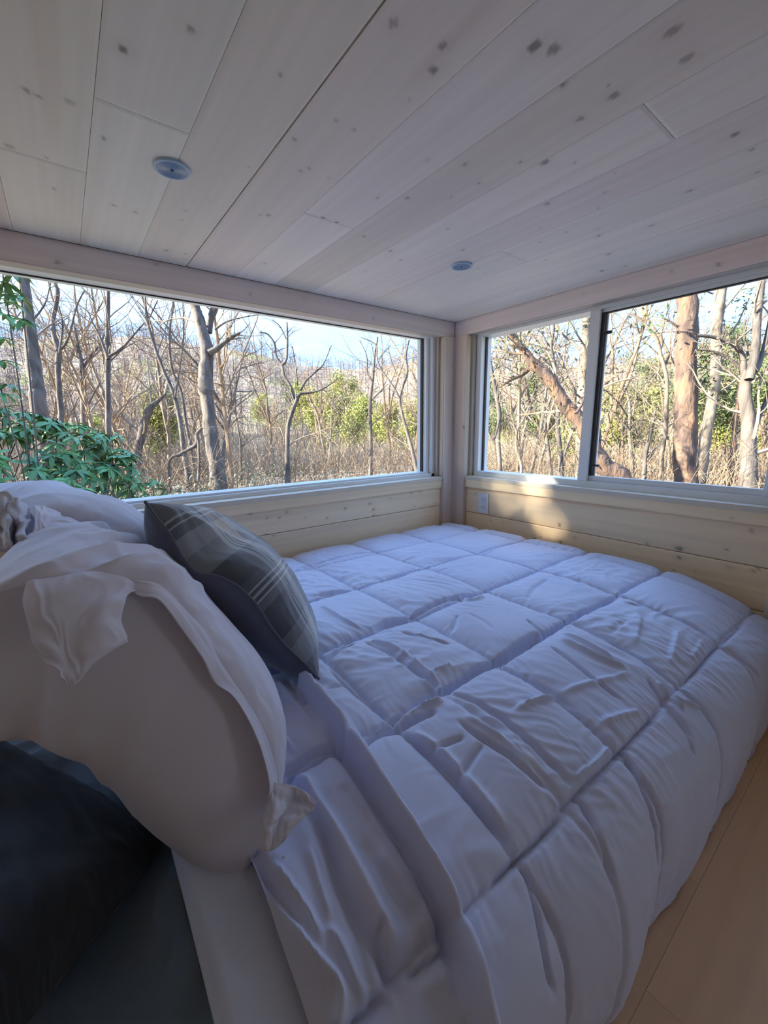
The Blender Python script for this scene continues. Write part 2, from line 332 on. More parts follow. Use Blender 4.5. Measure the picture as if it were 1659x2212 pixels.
board(WR, 'header_board', 'y', YN, LY-.001, .519, CZ, 'x', RX, .035, kpx([(1553,571,.008,.6),(1260,634,.004,.3),(1450,587,.006,.35)], 0, RX, 0), 17, HB, mtl='piney', seedknots=.4)
board(WR, 'corner_board', 'z', FZ, .519, LY-.105, LY-.013, 'x', RX-.012, .03, [(-.0+.005, LY-.098, .008, .95)], 18, (.70,.58,.49), mtl='pinez', seedknots=.6)
board(WR, 'end_trim', 'z', FZ, -.352, .245, .2615, 'x', RX-.006, .02, [], 19, (.72,.62,.46), mtl='pinez')
board(WR, 'wall_board', 'y', -.40, .2445, FZ, -.286, 'x', RX+.012, .02, [], 21, (.55, .42, .28), mtl='piney', res=(.1, .1))
board(WR, 'wall_board', 'y', -.40, .262, -.284, .518, 'x', RX+.012, .02, [], 22, (.60, .50, .38), mtl='piney', res=(.1, .1))
dr = boxes('added_fill_door', [((RX+.05, -2.05, FZ), (RX+.10, -1.95, .53)), ((RX+.05, -.50, FZ), (RX+.10, -.40, .53)), ((RX+.05, -1.95, FZ), (RX+.10, -.50, FZ+.12)), ((RX+.05, -1.95, .43), (RX+.10, -.50, .53)), ((RX+.05, -1.15, FZ+.12), (RX+.10, -.50, .43))], M['vinyl'], kind='structure', bevel=.003)  # unseen glazed door, added so its daylight lifts the floor and ceiling
boxes('pane', [((RX+.072, -1.96, FZ+.11), (RX+.076, -.49, .44))], M['glass'], dr)
# hidden walls close the room
boxes('wall_head', [((XL-.1, YN, FZ), (XL, LY+.035, CZ+.03))], M['plainwood'], kind='structure')
boxes('wall_near', [((XL-.1, YN-.1, FZ), (RX+.16, YN, CZ+.03))], M['plainwood'], kind='structure')

# floor laminate boards, running along x
M['floor'] = toned('oak_laminate', 0.42, (3, 40, 40), 0.05)
rs = np.random.RandomState(3)
fy = YN
k = 0
while fy < LY:
    w = 0.19; xx = XL-rs.uniform(0, .8)
    while xx < RX:
        L = 1.22; x0, x1 = max(xx, XL), min(xx+L, RX)
        if x1-x0 > .02:
            board(floor, 'floor_board', 'x', x0+.0003, x1-.0003, fy+.0003, min(fy+w, LY)-.0003, 'z', FZ, -.012, [], 60+k, (.90, .60, .35), res=(.03, .008), mtl='floor', streak=.06, rand=.03, cham=.0002); k += 1
        xx += L
    fy += w
boxes('baseboard_right', [((RX-.012, -.40, FZ+.0005), (RX+.0115, .05, FZ+.07))], M['plainwood'], kind='structure', bevel=.002)

# ------------------------------------------------------------------ windows
# window 1 in the left wall
w1 = boxes('window_1', [((XL+.1, LY+.055, -.293), (RX-.10, LY+.16, -.271)), ((XL+.1, LY+.075, -.271), (RX-.13, LY+.16, -.262)),
    ((XL+.1, LY+.055, .514), (RX-.10, LY+.16, .54)),
    ((RX-.126, LY+.055, -.293), (RX-.10, LY+.16, .54)), ((RX-.150, LY+.080, -.271), (RX-.126, LY+.16, .514))], M['vinyl'], kind='structure', bevel=.002)
boxes('glazing_bead', [((XL+.1, LY+.112, .510), (RX-.150, LY+.118, .514)), ((RX-.157, LY+.105, -.262), (RX-.150, LY+.125, .514))], M['gasket'], w1)
board(w1, 'sill_board', 'x', XL, RX-.086, LY-.003, LY+.056, 'z', -.290, -.022, [], 30, (.74, .65, .50), mtl='pinex')
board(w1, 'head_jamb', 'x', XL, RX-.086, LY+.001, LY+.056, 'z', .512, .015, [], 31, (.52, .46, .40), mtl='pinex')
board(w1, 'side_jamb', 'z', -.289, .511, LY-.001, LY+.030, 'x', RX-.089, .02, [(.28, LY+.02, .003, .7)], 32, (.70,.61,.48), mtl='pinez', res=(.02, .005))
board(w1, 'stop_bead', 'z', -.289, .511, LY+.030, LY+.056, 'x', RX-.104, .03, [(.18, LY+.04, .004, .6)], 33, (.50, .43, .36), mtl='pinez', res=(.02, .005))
boxes('pane', [((XL+.1, LY+.118, -.27), (RX-.145, LY+.122, .516))], M['glass'], w1)
# window 2 in the right wall: a slider with a screened sash on the right
D = RX
w2 = boxes('window_2', [((D+.050, .285, -.290), (D+.14, LY-.125, -.254)), ((D+.050, .285, .503), (D+.14, LY-.125, .54)),
    ((D+.050, LY-.158, -.254), (D+.14, LY-.125, .503)), ((D+.050, .285, -.254), (D+.14, .320, .503))], M['vinyl'], kind='structure', bevel=.002)
boxes('mullion', [((D+.045, .955, -.254), (D+.085, 1.000, .503))], M['vinyl'], w2, bevel=.002)
sash = boxes('sash', [((D+.062, .320, -.254), (D+.085, .955, -.230)), ((D+.062, .320, .489), (D+.085, .955, .503)), ((D+.062, .320, -.230), (D+.085, .329, .489))], M['vinyl'], w2, bevel=.0015)
boxes('screen_channel', [((D+.060, .940, -.230), (D+.080, .954, .489)), ((D+.064, .329, .484), (D+.080, .940, .489))], M['gasket'], w2)
boxes('pane_edge', [((D+.075, .932, -.230), (D+.083, .939, .484))], M['vinyl'], w2)
boxes('latch', [((D+.055, .905, .395), (D+.064, .944, .408))], M['gasket'], w2, bevel=.002)
boxes('latch', [((D+.055, .908, -.185), (D+.064, .948, -.176))], M['gasket'], w2, bevel=.002)
boxes('side_bead', [((D+.085, LY-.166, -.254), (D+.10, LY-.158, .503))], M['gasket'], w2)
boxes('pane', [((D+.090, .98, -.256), (D+.094, LY-.157, .505))], M['glass'], w2)
boxes('pane', [((D+.074, .326, -.232), (D+.078, .935, .49))], M['glass'], w2)
board(w2, 'sill_board', 'y', .262, LY-.105, D-.003, D+.052, 'z', -.283, -.022, [], 34, (.74, .65, .50), mtl='piney')
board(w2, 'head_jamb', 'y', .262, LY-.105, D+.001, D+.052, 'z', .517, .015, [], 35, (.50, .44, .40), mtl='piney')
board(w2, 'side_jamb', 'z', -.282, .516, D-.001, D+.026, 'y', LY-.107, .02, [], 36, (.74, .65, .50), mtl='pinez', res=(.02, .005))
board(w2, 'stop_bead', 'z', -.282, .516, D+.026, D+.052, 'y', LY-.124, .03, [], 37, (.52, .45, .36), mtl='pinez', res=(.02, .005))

# ------------------------------------------------------------------ ceiling lights and outlet
M['lamp_metal'] = mat('pale_blue_trim', (0.42, 0.55, 0.66), 0.35)
M['lamp_lens'] = mat('ribbed_lens', (0.30, 0.42, 0.55), 0.25)
def lathe(prof, n=40):
    a = np.linspace(0, 2*math.pi, n, endpoint=False); P = np.array(prof)
    V = np.stack([np.outer(np.cos(a), P[:, 0]), np.outer(np.sin(a), P[:, 0]), np.tile(P[:, 1], (n, 1))], -1).reshape(-1, 3)
    return V, grid_faces(n, len(P), True)
for (lx, ly, lab) in ((.283, 1.161, 'round puck ceiling light over the pillows, nearer to the camera'), (1.277, 1.166, 'round puck ceiling light over the foot of the bed, near the corner')):
    t = empty('ceiling_light', K(lx, ly, CZ)); tag(t, lab, 'light')
    V, F = lathe([(.0395, 0.0), (.0400, -.003), (.038, -.0055), (.034, -.0055), (.033, -.004)])
    mesh_np('trim_ring', V, F, M['lamp_metal'], t)
    pr = [(.033, -.004)]
    for j in range(8):
        r = .031-j*.0036; pr += [(r, -.0058), (r-.0018, -.0040)]
    pr += [(.0015, -.004)]
    V, F = lathe(pr); mesh_np('lens', V, F, M['lamp_lens'], t)
    V, F = lathe([(.0035, -.0038), (.0030, -.0062), (.0001, -.0066)], 16); mesh_np('screw', V, F, M['gasket'], t)
M['outlet'] = mat('grey_white_plastic', (0.72, 0.72, 0.72), 0.4)
ol = empty('wall_outlet', K(RX+.0115, 1.530, -.435)); tag(ol, 'white double power outlet on the pine wall by the corner post', 'outlet')
def lbox(name, lo, hi, m, par, bev=.001):
    o = mesh_np(name, box_vf(lo, hi), BOXF, m, par, smooth=False)
    if bev: md = o.modifiers.new('bevel', 'BEVEL'); md.width = bev; md.segments = 2
    return o
lbox('cover_plate', (-.006, -.036, -.058), (0, .036, .058), M['outlet'], ol, .002)
for s in (-1, 1):
    rc = lbox('receptacle', (-.0085, -.017, s*.022-.016), (-.0055, .017, s*.022+.016), M['outlet'], ol, .0015)
    for t_ in (-1, 1): lbox('slot', (-.0089, t_*.0065-.0012, s*.022-.003), (-.0083, t_*.0065+.0012, s*.022+.007), M['gasket'], rc, 0)
    lbox('ground_hole', (-.0089, -.0022, s*.022-.011), (-.0083, .0022, s*.022-.0065), M['gasket'], rc, 0)
lbox('screw', (-.0068, -.002, -.002), (-.0058, .002, .002), M['lamp_metal'], ol, 0)

# ------------------------------------------------------------------ bed
bed = empty('bed', K(.86, .98, FZ)); tag(bed, 'low double bed pushed into the corner under both windows', 'bed')
def cbox(name, lo, hi, m, par, bev=.01, seg=3):
    o = mesh_np(name, box_vf(lo, hi)+CAM, BOXF, m, par, smooth=False); o.matrix_parent_inverse = Matrix.Translation(-Vector(par.location))
    if bev: md = o.modifiers.new('bevel', 'BEVEL'); md.width = bev; md.segments = seg
    return o
cbox('platform', (-.17, .30, FZ+.001), (1.85, LY-.03, -.87), M['plainwood'], bed, .004)
cbox('mattress', (-.17, .285, -.869), (1.85, LY-.03, -.665), M['mattress'], bed, .05, 5)

# comforter: quilted surface over a domed profile (x, s) with s the arc length from the left wall
prof = catmull([(1.752, -.69), (1.746, -.612), (1.71, -.578), (1.5, -.562), (1.15, -.552), (.85, -.550), (.56, -.555), (.40, -.574), (.28, -.612), (.205, -.665), (.175, -.75), (.175, -.86), (.185, -.96), (.198, FZ+.008)], 1200)
seg = np.linalg.norm(np.diff(prof, axis=0), axis=1); S = np.concatenate([[0], np.cumsum(seg)]); SL = S[-1]
def prof_at(s): return np.interp(s, S, prof[:, 0]), np.interp(s, S, prof[:, 1])
def s_of_y(y): i = np.argmin(np.abs(prof[:900, 0]-y)+(np.arange(900) < 60)*1.0); return S[i]
def hit(px, py):
    d = ray(px, py); z = d[2]/d[1]*prof[:, 0]-prof[:, 1]
    idx = np.where(z[:-1]*z[1:] <= 0)[0]
    if not len(idx): print('NOHIT', px, py)
    i = idx[-1] if len(idx) else len(prof)-1; y = prof[i, 0]
    return d[0]/d[1]*y, S[i]
X0, X1 = .125, 1.870
nx, ns_ = 500, 540
XX, SS = np.meshgrid(np.linspace(X0, X1, nx), np.linspace(0, SL, ns_), indexing='ij')
PY, PZ = prof_at(SS)
sr = [s_of_y(y) for y in (1.47, 1.16, .855, .556)]; sr.append(hit(1243, 1722)[1]); sr.append(SL-.03)
H = np.zeros_like(XX)
wob = 0.012*noise(XX*3, SS*3, 1.0)
# vertical seams (running along s); they drift a little
cs = [.44, .762, 1.098, 1.42, 1.742]
dx = np.min([np.abs(XX+wob*.8-c) for c in cs], axis=0)
near = sstep(sr[2]-.05, sr[2]+.05, SS)
d578 = np.abs(XX+wob-.578)+ (1-near)*1.0
ds = np.min([np.abs(SS+wob-c) for c in sr], axis=0)
puffA = .0145*(1-.45*sstep(sr[3], sr[4], SS))
fx_ = 1-np.exp(-(np.abs(dx)/.028)**1.1); fs_ = 1-np.exp(-(np.abs(ds)/.028)**1.1)
H += puffA*(fx_*fs_-.5)*1.25
H -= .007*np.exp(-(d578/.006)**2)*near
H -= .008*np.exp(-(dx/.0045)**2)+(.007+.009*(SS < sr[3]+.1))*np.exp(-(ds/.005)**2)
# puckers across the seams
H += .0035*np.exp(-ds/.035)*noise(XX*75+3*noise(XX*9, SS*9, 4), SS*12, 2.0)
H += .0030*np.exp(-dx/.030)*noise(XX*12, SS*70+3*noise(XX*9, SS*9, 6), 3.0)
# crumpling: sharp ridged folds, stretched in drifting directions
def ridged(x, s, sc, an, ang, seed):
    ca, sa = math.cos(ang), math.sin(ang); u = (x*ca+s*sa); v = (-x*sa+s*ca)
    w = noise(x*4, s*4, seed)*.5
    n = noise(u*sc/an+w, v*sc+w*1.4, seed*2.1); return (1-np.abs(n)*2.2)
top = 1-sstep(sr[4], sr[4]+.15, SS)
m1 = sstep(-.1, .5, noise(XX*2.5, SS*2.5, 11.0)+.2)
H += .0040*m1*ridged(XX, SS, 20, 3.0, .2, 1.3)*(.4+.6*top)
H += .0034*sstep(-.2, .4, noise(XX*3, SS*3, 21.0))*ridged(XX, SS, 24, 3.5, 1.2, 5.3)*(.35+.65*top)
H += .0028*ridged(XX, SS, 38, 3.0, .75, 9.1)*sstep(.0, .5, noise(XX*4, SS*4, 31.0))*top
H += .006*noise(XX*5, SS*4, 14.0)
# fine gathers on the near edge and towards the corner
eg = np.exp(-((SS-sr[4])/.09)**2)
H += eg*(.0030*noise(XX*48, SS*7, 12.0)+.002*noise(XX*110, SS*9, 15.0))*sstep(.5, .8, XX)
hang = sstep(sr[4]+.02, SL, SS)
H += hang*(.007*noise(XX*11, SS*1.4, 17.0)+.003*noise(XX*26, SS*2, 18.0))

def feature(pts, A, wl, wr, taper=True, mode='top', pxs=True, p=1.0):
    """raise (or sink) the cloth along a line traced in the photo; wl / wr are the widths on its left / right"""
    global H
    A *= 1.5; wl *= .78; wr *= .78
    q = np.array([hit(*t) for t in pts]) if pxs else np.array(pts)
    if len(q) > 2: q = catmull(q, len(q)*4)
    lo = q.min(0)-max(wl, wr)*3.2; hi = q.max(0)+max(wl, wr)*3.2
    i0, i1 = np.searchsorted(XX[:, 0], [lo[0], hi[0]]); j0, j1 = np.searchsorted(SS[0], [lo[1], hi[1]])
    if i1 <= i0 or j1 <= j0: return
    x = XX[i0:i1, j0:j1]; s = SS[i0:i1, j0:j1]
    best = np.full(x.shape, 1e9); sg = np.zeros(x.shape); tt = np.zeros(x.shape)
    L = np.concatenate([[0], np.cumsum(np.linalg.norm(np.diff(q, axis=0), axis=1))])
    for k in range(len(q)-1):
        a, b = q[k], q[k+1]; ab = b-a; l2 = ab@ab+1e-12
        t = np.clip(((x-a[0])*ab[0]+(s-a[1])*ab[1])/l2, 0, 1)
        ddx = x-a[0]-t*ab[0]; dds = s-a[1]-t*ab[1]; d = np.hypot(ddx, dds)
        m = d < best; best = np.where(m, d, best); sg = np.where(m, np.sign(ab[0]*dds-ab[1]*ddx), sg); tt = np.where(m, (L[k]+t*math.sqrt(l2))/L[-1], tt)
    w = np.where(sg > 0, wl, wr)   # s grows towards the viewer: sign decides side
    g = np.exp(-(best/w)**(2*p))
    if taper: g *= sstep(0, .18, tt)*(1-sstep(.82, 1, tt))
    H[i0:i1, j0:j1] += A*g
z3 = lambda L_: [(500+a/2.765, 1450+b/2.765) for a, b in L_]
z1 = lambda L_: [(700+a/3.016, 1380+b/3.016) for a, b in L_]
z2 = lambda L_: [(1100+a/2.968, 1250+b/2.968) for a, b in L_]
z4 = lambda L_: [(560+a/2.592, 1100+b/2.592) for a, b in L_]
Pl = z3([(430, 130), (560, 270), (690, 420), (800, 600), (920, 790), (1050, 1000), (1180, 1220), (1290, 1430), (1370, 1640), (1420, 1880), (1450, 2107)])
feature(Pl, .028, .012, .012, taper=False, p=2.2)
feature(z3([(560, 330), (700, 550), (850, 770), (1000, 990), (1140, 1230), (1270, 1500), (1330, 1760), (1390, 2107)]), -.018, .012, .006)
feature(z3([(380, 560), (480, 760), (600, 940), (720, 1160), (850, 1400), (980, 1620), (1080, 1750)]), .011, .020, .012)
feature(z3([(300, 560), (440, 790), (560, 1000), (640, 1250), (760, 1500), (900, 1750), (990, 1900), (1010, 2107)]), -.010, .010, .008)
feature(z3([(900, 1500), (880, 1600), (920, 1780), (960, 1880)]), -.008, .006, .004)
feature(z3([(470, 860), (560, 1040), (620, 1250), (700, 1450), (800, 1700), (820, 2000)]), -.007, .008, .006)
feature(z3([(450, 1060), (490, 1180), (540, 1340), (600, 1520)]), .004, .006, .004)
feature(z3([(540, 1540), (640, 1640), (740, 1860), (820, 2000)]), .006, .006, .008)
feature(z3([(240, 1170), (360, 1330), (480, 1520), (570, 1700)]), .007, .007, .005)
feature(z3([(150, 1170), (300, 1400), (420, 1560)]), -.005, .006, .005)
feature(z3([(60, 1080), (180, 1300), (330, 1530), (480, 1720), (640, 1900), (640, 2107)]), .011, .009, .008, taper=False)
feature(z3([(1040, 1830), (1130, 1790), (1230, 1710), (1320, 1650)]), -.009, .005, .005)
feature(z3([(820, 1960), (900, 1980), (960, 1960)]), -.007, .006, .005)
feature(z3([(700, 2100), (800, 2060), (900, 2000)]), -.007, .005, .005)
feature(z3([(280, 620), (400, 550), (520, 480), (640, 440)]), -.012, .006, .005)
feature(z3([(250, 390), (330, 460), (380, 500)]), .006, .007, .006)
feature(z3([(270, 80), (350, 200), (430, 290), (500, 360)]), .006, .007, .005)
feature(z3([(330, 70), (380, 160), (430, 250)]), -.006, .005, .005)
feature(z3([(420, 130), (440, 240)]), -.005, .005, .005)
feature(z3([(650, 690), (760, 840), (850, 940)]), -.004, .010, .008)
feature(z3([(760, 1010), (900, 1220), (1010, 1400), (1100, 1620)]), -.005, .010, .012)
feature(z3([(870, 1090), (1000, 1270), (1090, 1450)]), .004, .010, .012)
feature(z3([(1110, 1600), (1180, 1700)]), .004, .005, .005)
feature(z1([(250, 690), (340, 620), (480, 570)]), -.013, .010, .008, taper=False)
feature(z1([(220, 660), (330, 590), (450, 530)]), .007, .009, .007)
feature(z1([(480, 555), (600, 510), (740, 460)]), -.015, .011, .008)
feature(z1([(470, 505), (620, 430), (790, 400)]), .010, .010, .007)
feature(z1([(860, 540), (1000, 640), (1150, 740), (1300, 850), (1420, 950), (1510, 1000)]), -.009, .008, .004)
feature(z1([(900, 520), (1050, 600), (1230, 720), (1400, 880)]), .006, .008, .012)
feature(z1([(790, 340), (1000, 440), (1200, 580), (1400, 750), (1560, 900), (1650, 1030)]), -.010, .007, .007)
feature(z1([(500, 590), (700, 750), (850, 900), (1000, 1100), (1160, 1280), (1270, 1430)]), -.011, .006, .008)
feature(z1([(540, 580), (760, 740), (900, 900), (1060, 1090), (1200, 1270)]), .007, .010, .012)
feature(z1([(680, 735), (800, 690), (920, 650)]), -.007, .006, .005)
feature(z1([(870, 950), (900, 880), (960, 790), (1040, 690)]), -.006, .008, .007)
feature(z1([(1100, 160), (1400, 300), (1659, 480)]), -.008, .006, .006)
feature(z1([(800, 330), (900, 260), (1000, 190), (1110, 140), (1250, 60), (1360, 0)]), -.022, .012, .007, taper=False, p=1.4)
feature(z1([(240, 20), (420, 110), (600, 230), (770, 330)]), -.007, .008, .005)
feature(z1([(300, 10), (480, 100), (640, 210), (780, 310)]), .006, .008, .006)
feature(z1([(700, 230), (780, 210), (830, 180)]), .006, .007, .004)
feature(z1([(640, 270), (720, 340), (770, 300)]), .006, .006, .005)
feature(z1([(1280, 460), (1400, 420), (1510, 380)]), .005, .006, .006)
feature(z1([(1070, 1640), (1160, 1540), (1270, 1440), (1420, 1310), (1600, 1130)]), -.008, .004, .004)
feature(z1([(0, 360), (120, 310), (200, 340)]), -.008, .008, .006)
feature(z1([(10, 170), (130, 290), (300, 420), (440, 500)]), -.010, .007, .007)
feature(z1([(0, 150), (90, 80), (200, 30)]), -.012, .010, .008)
feature(z2([(0, 490), (80, 440), (170, 380), (280, 320), (380, 260), (500, 200), (690, 110)]), -.012, .007, .006)
feature(z2([(0, 470), (90, 410), (190, 350)]), -.016, .010, .007)
feature(z2([(250, 450), (400, 560), (560, 680), (740, 800)]), -.009, .006, .006)
feature(z2([(300, 400), (480, 490), (640, 560), (780, 600)]), .008, .008, .004)
feature(z2([(330, 360), (520, 460), (680, 540)]), .006, .006, .005)
feature(z2([(840, 250), (820, 350), (800, 440)]), .0045, .022, .007)
feature(z2([(1080, 340), (1050, 450), (1020, 560)]), .0045, .009, .018)
feature(z2([(1240, 380), (1210, 450), (1150, 530)]), .004, .009, .014)
feature(z2([(640, 380), (700, 320), (760, 290)]), -.004, .008, .012)
feature(z2([(700, 150), (900, 190), (1100, 260), (1340, 400)]), -.008, .006, .006)
feature(z2([(380, 270), (560, 370), (740, 460), (900, 550), (1080, 710)]), -.008, .006, .007)
feature(z2([(870, 630), (960, 740), (1060, 860), (1140, 980), (1170, 1060)]), -.009, .007, .007)
feature(z2([(940, 660), (1040, 760), (1130, 850)]), .007, .007, .005)
feature(z2([(1000, 700), (1100, 780), (1250, 830)]), .006, .006, .006)
feature(z2([(560, 940), (700, 890), (850, 850)]), .005, .006, .008)
feature(z2([(400, 1290), (560, 1170), (650, 1060)]), .006, .008, .004)
feature(z2([(310, 750), (450, 700), (700, 640), (780, 600)]), .004, .010, .006)
feature(z2([(0, 880), (150, 810), (320, 740)]), .004, .008, .006)
feature(z2([(1290, 100), (1400, 150), (1550, 210)]), -.009, .006, .005)
feature(z2([(1540, 230), (1420, 360), (1300, 470), (1150, 650), (1080, 720)]), -.006, .004, .004)
feature(z2([(1000, 840), (850, 960), (720, 1100), (430, 1380), (200, 1600)]), -.006, .004, .004)
feature(z2([(740, 1110), (830, 1290), (890, 1440), (945, 1620)]), -.013, .007, .005, taper=False)
feature(z2([(1000, 840), (1120, 980), (1180, 1150)]), -.009, .006, .006)
feature(z2([(420, 1380), (500, 1480), (560, 1620)]), -.008, .006, .006)
feature(z2([(1380, 420), (1500, 520), (1600, 640)]), -.008, .006, .006)
Z8 = lambda L_: [(700+a/1.73, 1080+b/1.73) for a, b in L_]
feature(Z8([(740, 1345), (790, 1500), (830, 1750), (870, 1870)]), -.010, .005, .005)
feature(Z8([(950, 1110), (1040, 1300), (1080, 1450)]), -.006, .006, .006)
feature(Z8([(1130, 950), (1220, 1170), (1245, 1300), (1240, 1380)]), -.012, .006, .005)
feature(z4([(340, 550), (480, 640), (600, 690)]), .006, .008, .006)
feature(z4([(600, 700), (700, 640), (860, 590), (1050, 510), (1270, 455)]), -.013, .010, .006)
feature(z4([(640, 690), (720, 640), (850, 600)]), -.012, .010, .007)
feature(z4([(790, 700), (940, 740), (1080, 770)]), -.008, .008, .004)
feature(z4([(1110, 610), (1080, 690)]), -.004, .008, .010)
feature(z4([(1160, 600), (1260, 650), (1310, 700)]), -.003, .008, .008)
feature(z4([(1500, 520), (1540, 450), (1620, 400)]), -.005, .008, .010)
feature(z4([(1110, 480), (1180, 520), (1270, 490)]), .006, .006, .005)
feature(z4([(270, 500), (450, 460), (580, 430), (760, 380), (940, 320)]), -.010, .008, .006)
feature(z4([(980, 310), (1150, 270), (1290, 240), (1480, 170)]), -.008, .006, .006)
feature(z4([(180, 345), (350, 300), (560, 250), (750, 225)]), -.008, .008, .006)
feature(z4([(300, 275), (420, 240), (600, 200)]), -.007, .008, .006)
feature(z4([(200, 230), (390, 180), (580, 180)]), -.007, .007, .006)
feature(z4([(1490, 630), (1590, 690), (1659, 680)]), -.007, .006, .006)
H = np.maximum(H, -.034)
H *= 1-sstep(.02, 0, SS)*.7
# surface normal of the profile, then displaced
ty = np.gradient(PY, axis=1); tz = np.gradient(PZ, axis=1); l = np.hypot(ty, tz); nyv, nzv = -tz/l, ty/l
flip = np.sign(-1.0); nyv, nzv = -nyv*flip, -nzv*flip
sg_ = np.sign(np.interp(.9, S, np.ones_like(S)))
up_sign = 1.0 if nzv[200, 150] > 0 else -1.0
nyv *= up_sign; nzv *= up_sign
ce = sstep(X1-.10, X1, XX)
drop = .055*ce**2+.02*sstep(.55, .2, PY)*sstep(1.2, 1.8, XX)*top
VX = XX+0.0; VY = PY+nyv*H; VZ = PZ+nzv*H-drop
hemw = hang*(.018*noise(XX*6, 3.3, 5.0)+.02*(XX-1.0)*0)
VY -= hemw; VZ = np.maximum(VZ, FZ+.004)
# head edge is rounded down onto the sheet
he = sstep(X0+.02, X0, XX); VZ -= he*.018*top
V = np.stack([VX, VY, VZ], -1).reshape(-1, 3)
comforter = mesh_np('comforter', V+CAM, grid_faces(nx, ns_)[:, ::-1], M['comforter'], None, True, origin=K(.9, .9, -.6))
tag(comforter, 'periwinkle grey quilted comforter with stitched squares and creases spread over the bed', 'comforter')

# smooth top sheet beyond the comforter's edge, and the dark teal fitted sheet
def strip(name, x0f, x1f, zoff, m, n=(60, 260), fn=None, smax=SL, parent=None):
    u, s = np.meshgrid(np.linspace(0, 1, n[0]), np.linspace(0.06, smax, n[1]), indexing='ij')
    yy, zz = prof_at(s); x0 = np.interp(yy, *x0f) if isinstance(x0f, tuple) else x0f; x1 = np.interp(yy, *x1f) if isinstance(x1f, tuple) else x1f
    x = x0+(x1-x0)*u
    h = zoff+(fn(x, s, u) if fn else 0)
    j = np.gradient(prof_at(s)[0], axis=1); k_ = np.gradient(prof_at(s)[1], axis=1); l_ = np.hypot(j, k_)
    nn_y, nn_z = k_/l_, -j/l_
    return mesh_np(name, np.stack([x, yy+nn_y*h, zz+nn_z*h], -1).reshape(-1, 3)+CAM, grid_faces(*n)[:, ::-1], m, parent, True)
def sheet_fn(x, s, u):
    return .002*noise(x*9, s*3, 2.2)+.004*noise(x*3, s*2, 7.0)-.012*sstep(.12, 0, u)
ts = strip('top_sheet', .046, .20, -.024, M['sheet'], fn=sheet_fn); ts.modifiers.new('solid', 'SOLIDIFY').thickness = .004
tag(ts, 'smooth flat grey-blue sheet band between the creased comforter and the dark teal sheet', 'sheet')
def navy_fn(x, s, u):
    f = .010*(1-2.2*np.abs(noise(x*9+s*5, s*7-x*4, 3.0)))+.009*(1-2.2*np.abs(noise(x*5-s*7, s*9+x*3, 8.0)))+.006*noise(x*6, s*6, 5)
    return f
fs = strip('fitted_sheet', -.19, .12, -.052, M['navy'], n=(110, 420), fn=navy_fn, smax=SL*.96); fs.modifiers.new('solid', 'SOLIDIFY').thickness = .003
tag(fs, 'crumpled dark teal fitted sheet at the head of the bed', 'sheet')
# a white speck on the sheet
V, F = lathe([(.0001, .002), (.0018, .0012), (.0024, 0)], 7)
lint = mesh_np('lint_speck', V*np.array([1, .7, 1])+on(613, 1852, 2, -.545)+CAM, F, mat('white_fluff', (.8, .8, .8), .9)); tag(lint, 'tiny white speck of fluff on the comforter below the big pillow corner', 'lint')

# ------------------------------------------------------------------ pillows
def curve3(pts, n):
    P = np.array([at(*p) for p in pts]); t = np.concatenate([[0], np.cumsum(np.linalg.norm(np.diff(P, axis=0), axis=1))]); t /= t[-1]
    Q = catmull(P, 400); tq = np.concatenate([[0], np.cumsum(np.linalg.norm(np.diff(Q, axis=0), axis=1))]); tq /= tq[-1]
    return np.stack([np.interp(np.linspace(0, 1, n), tq, Q[:, i]) for i in range(3)], -1)
def coons(c0, c1, d0, d1):
    """c0,c1: curves in u at v=0,1; d0,d1: curves in v at u=0,1"""
    n, m = len(c0), len(d0); u = np.linspace(0, 1, n)[:, None, None]; v = np.linspace(0, 1, m)[None, :, None]
    return (1-v)*c0[:, None]+v*c1[:, None]+(1-u)*d0[None]+u*d1[None]-((1-u)*(1-v)*c0[0]+u*(1-v)*c0[-1]+(1-u)*v*c1[0]+u*v*c1[-1])
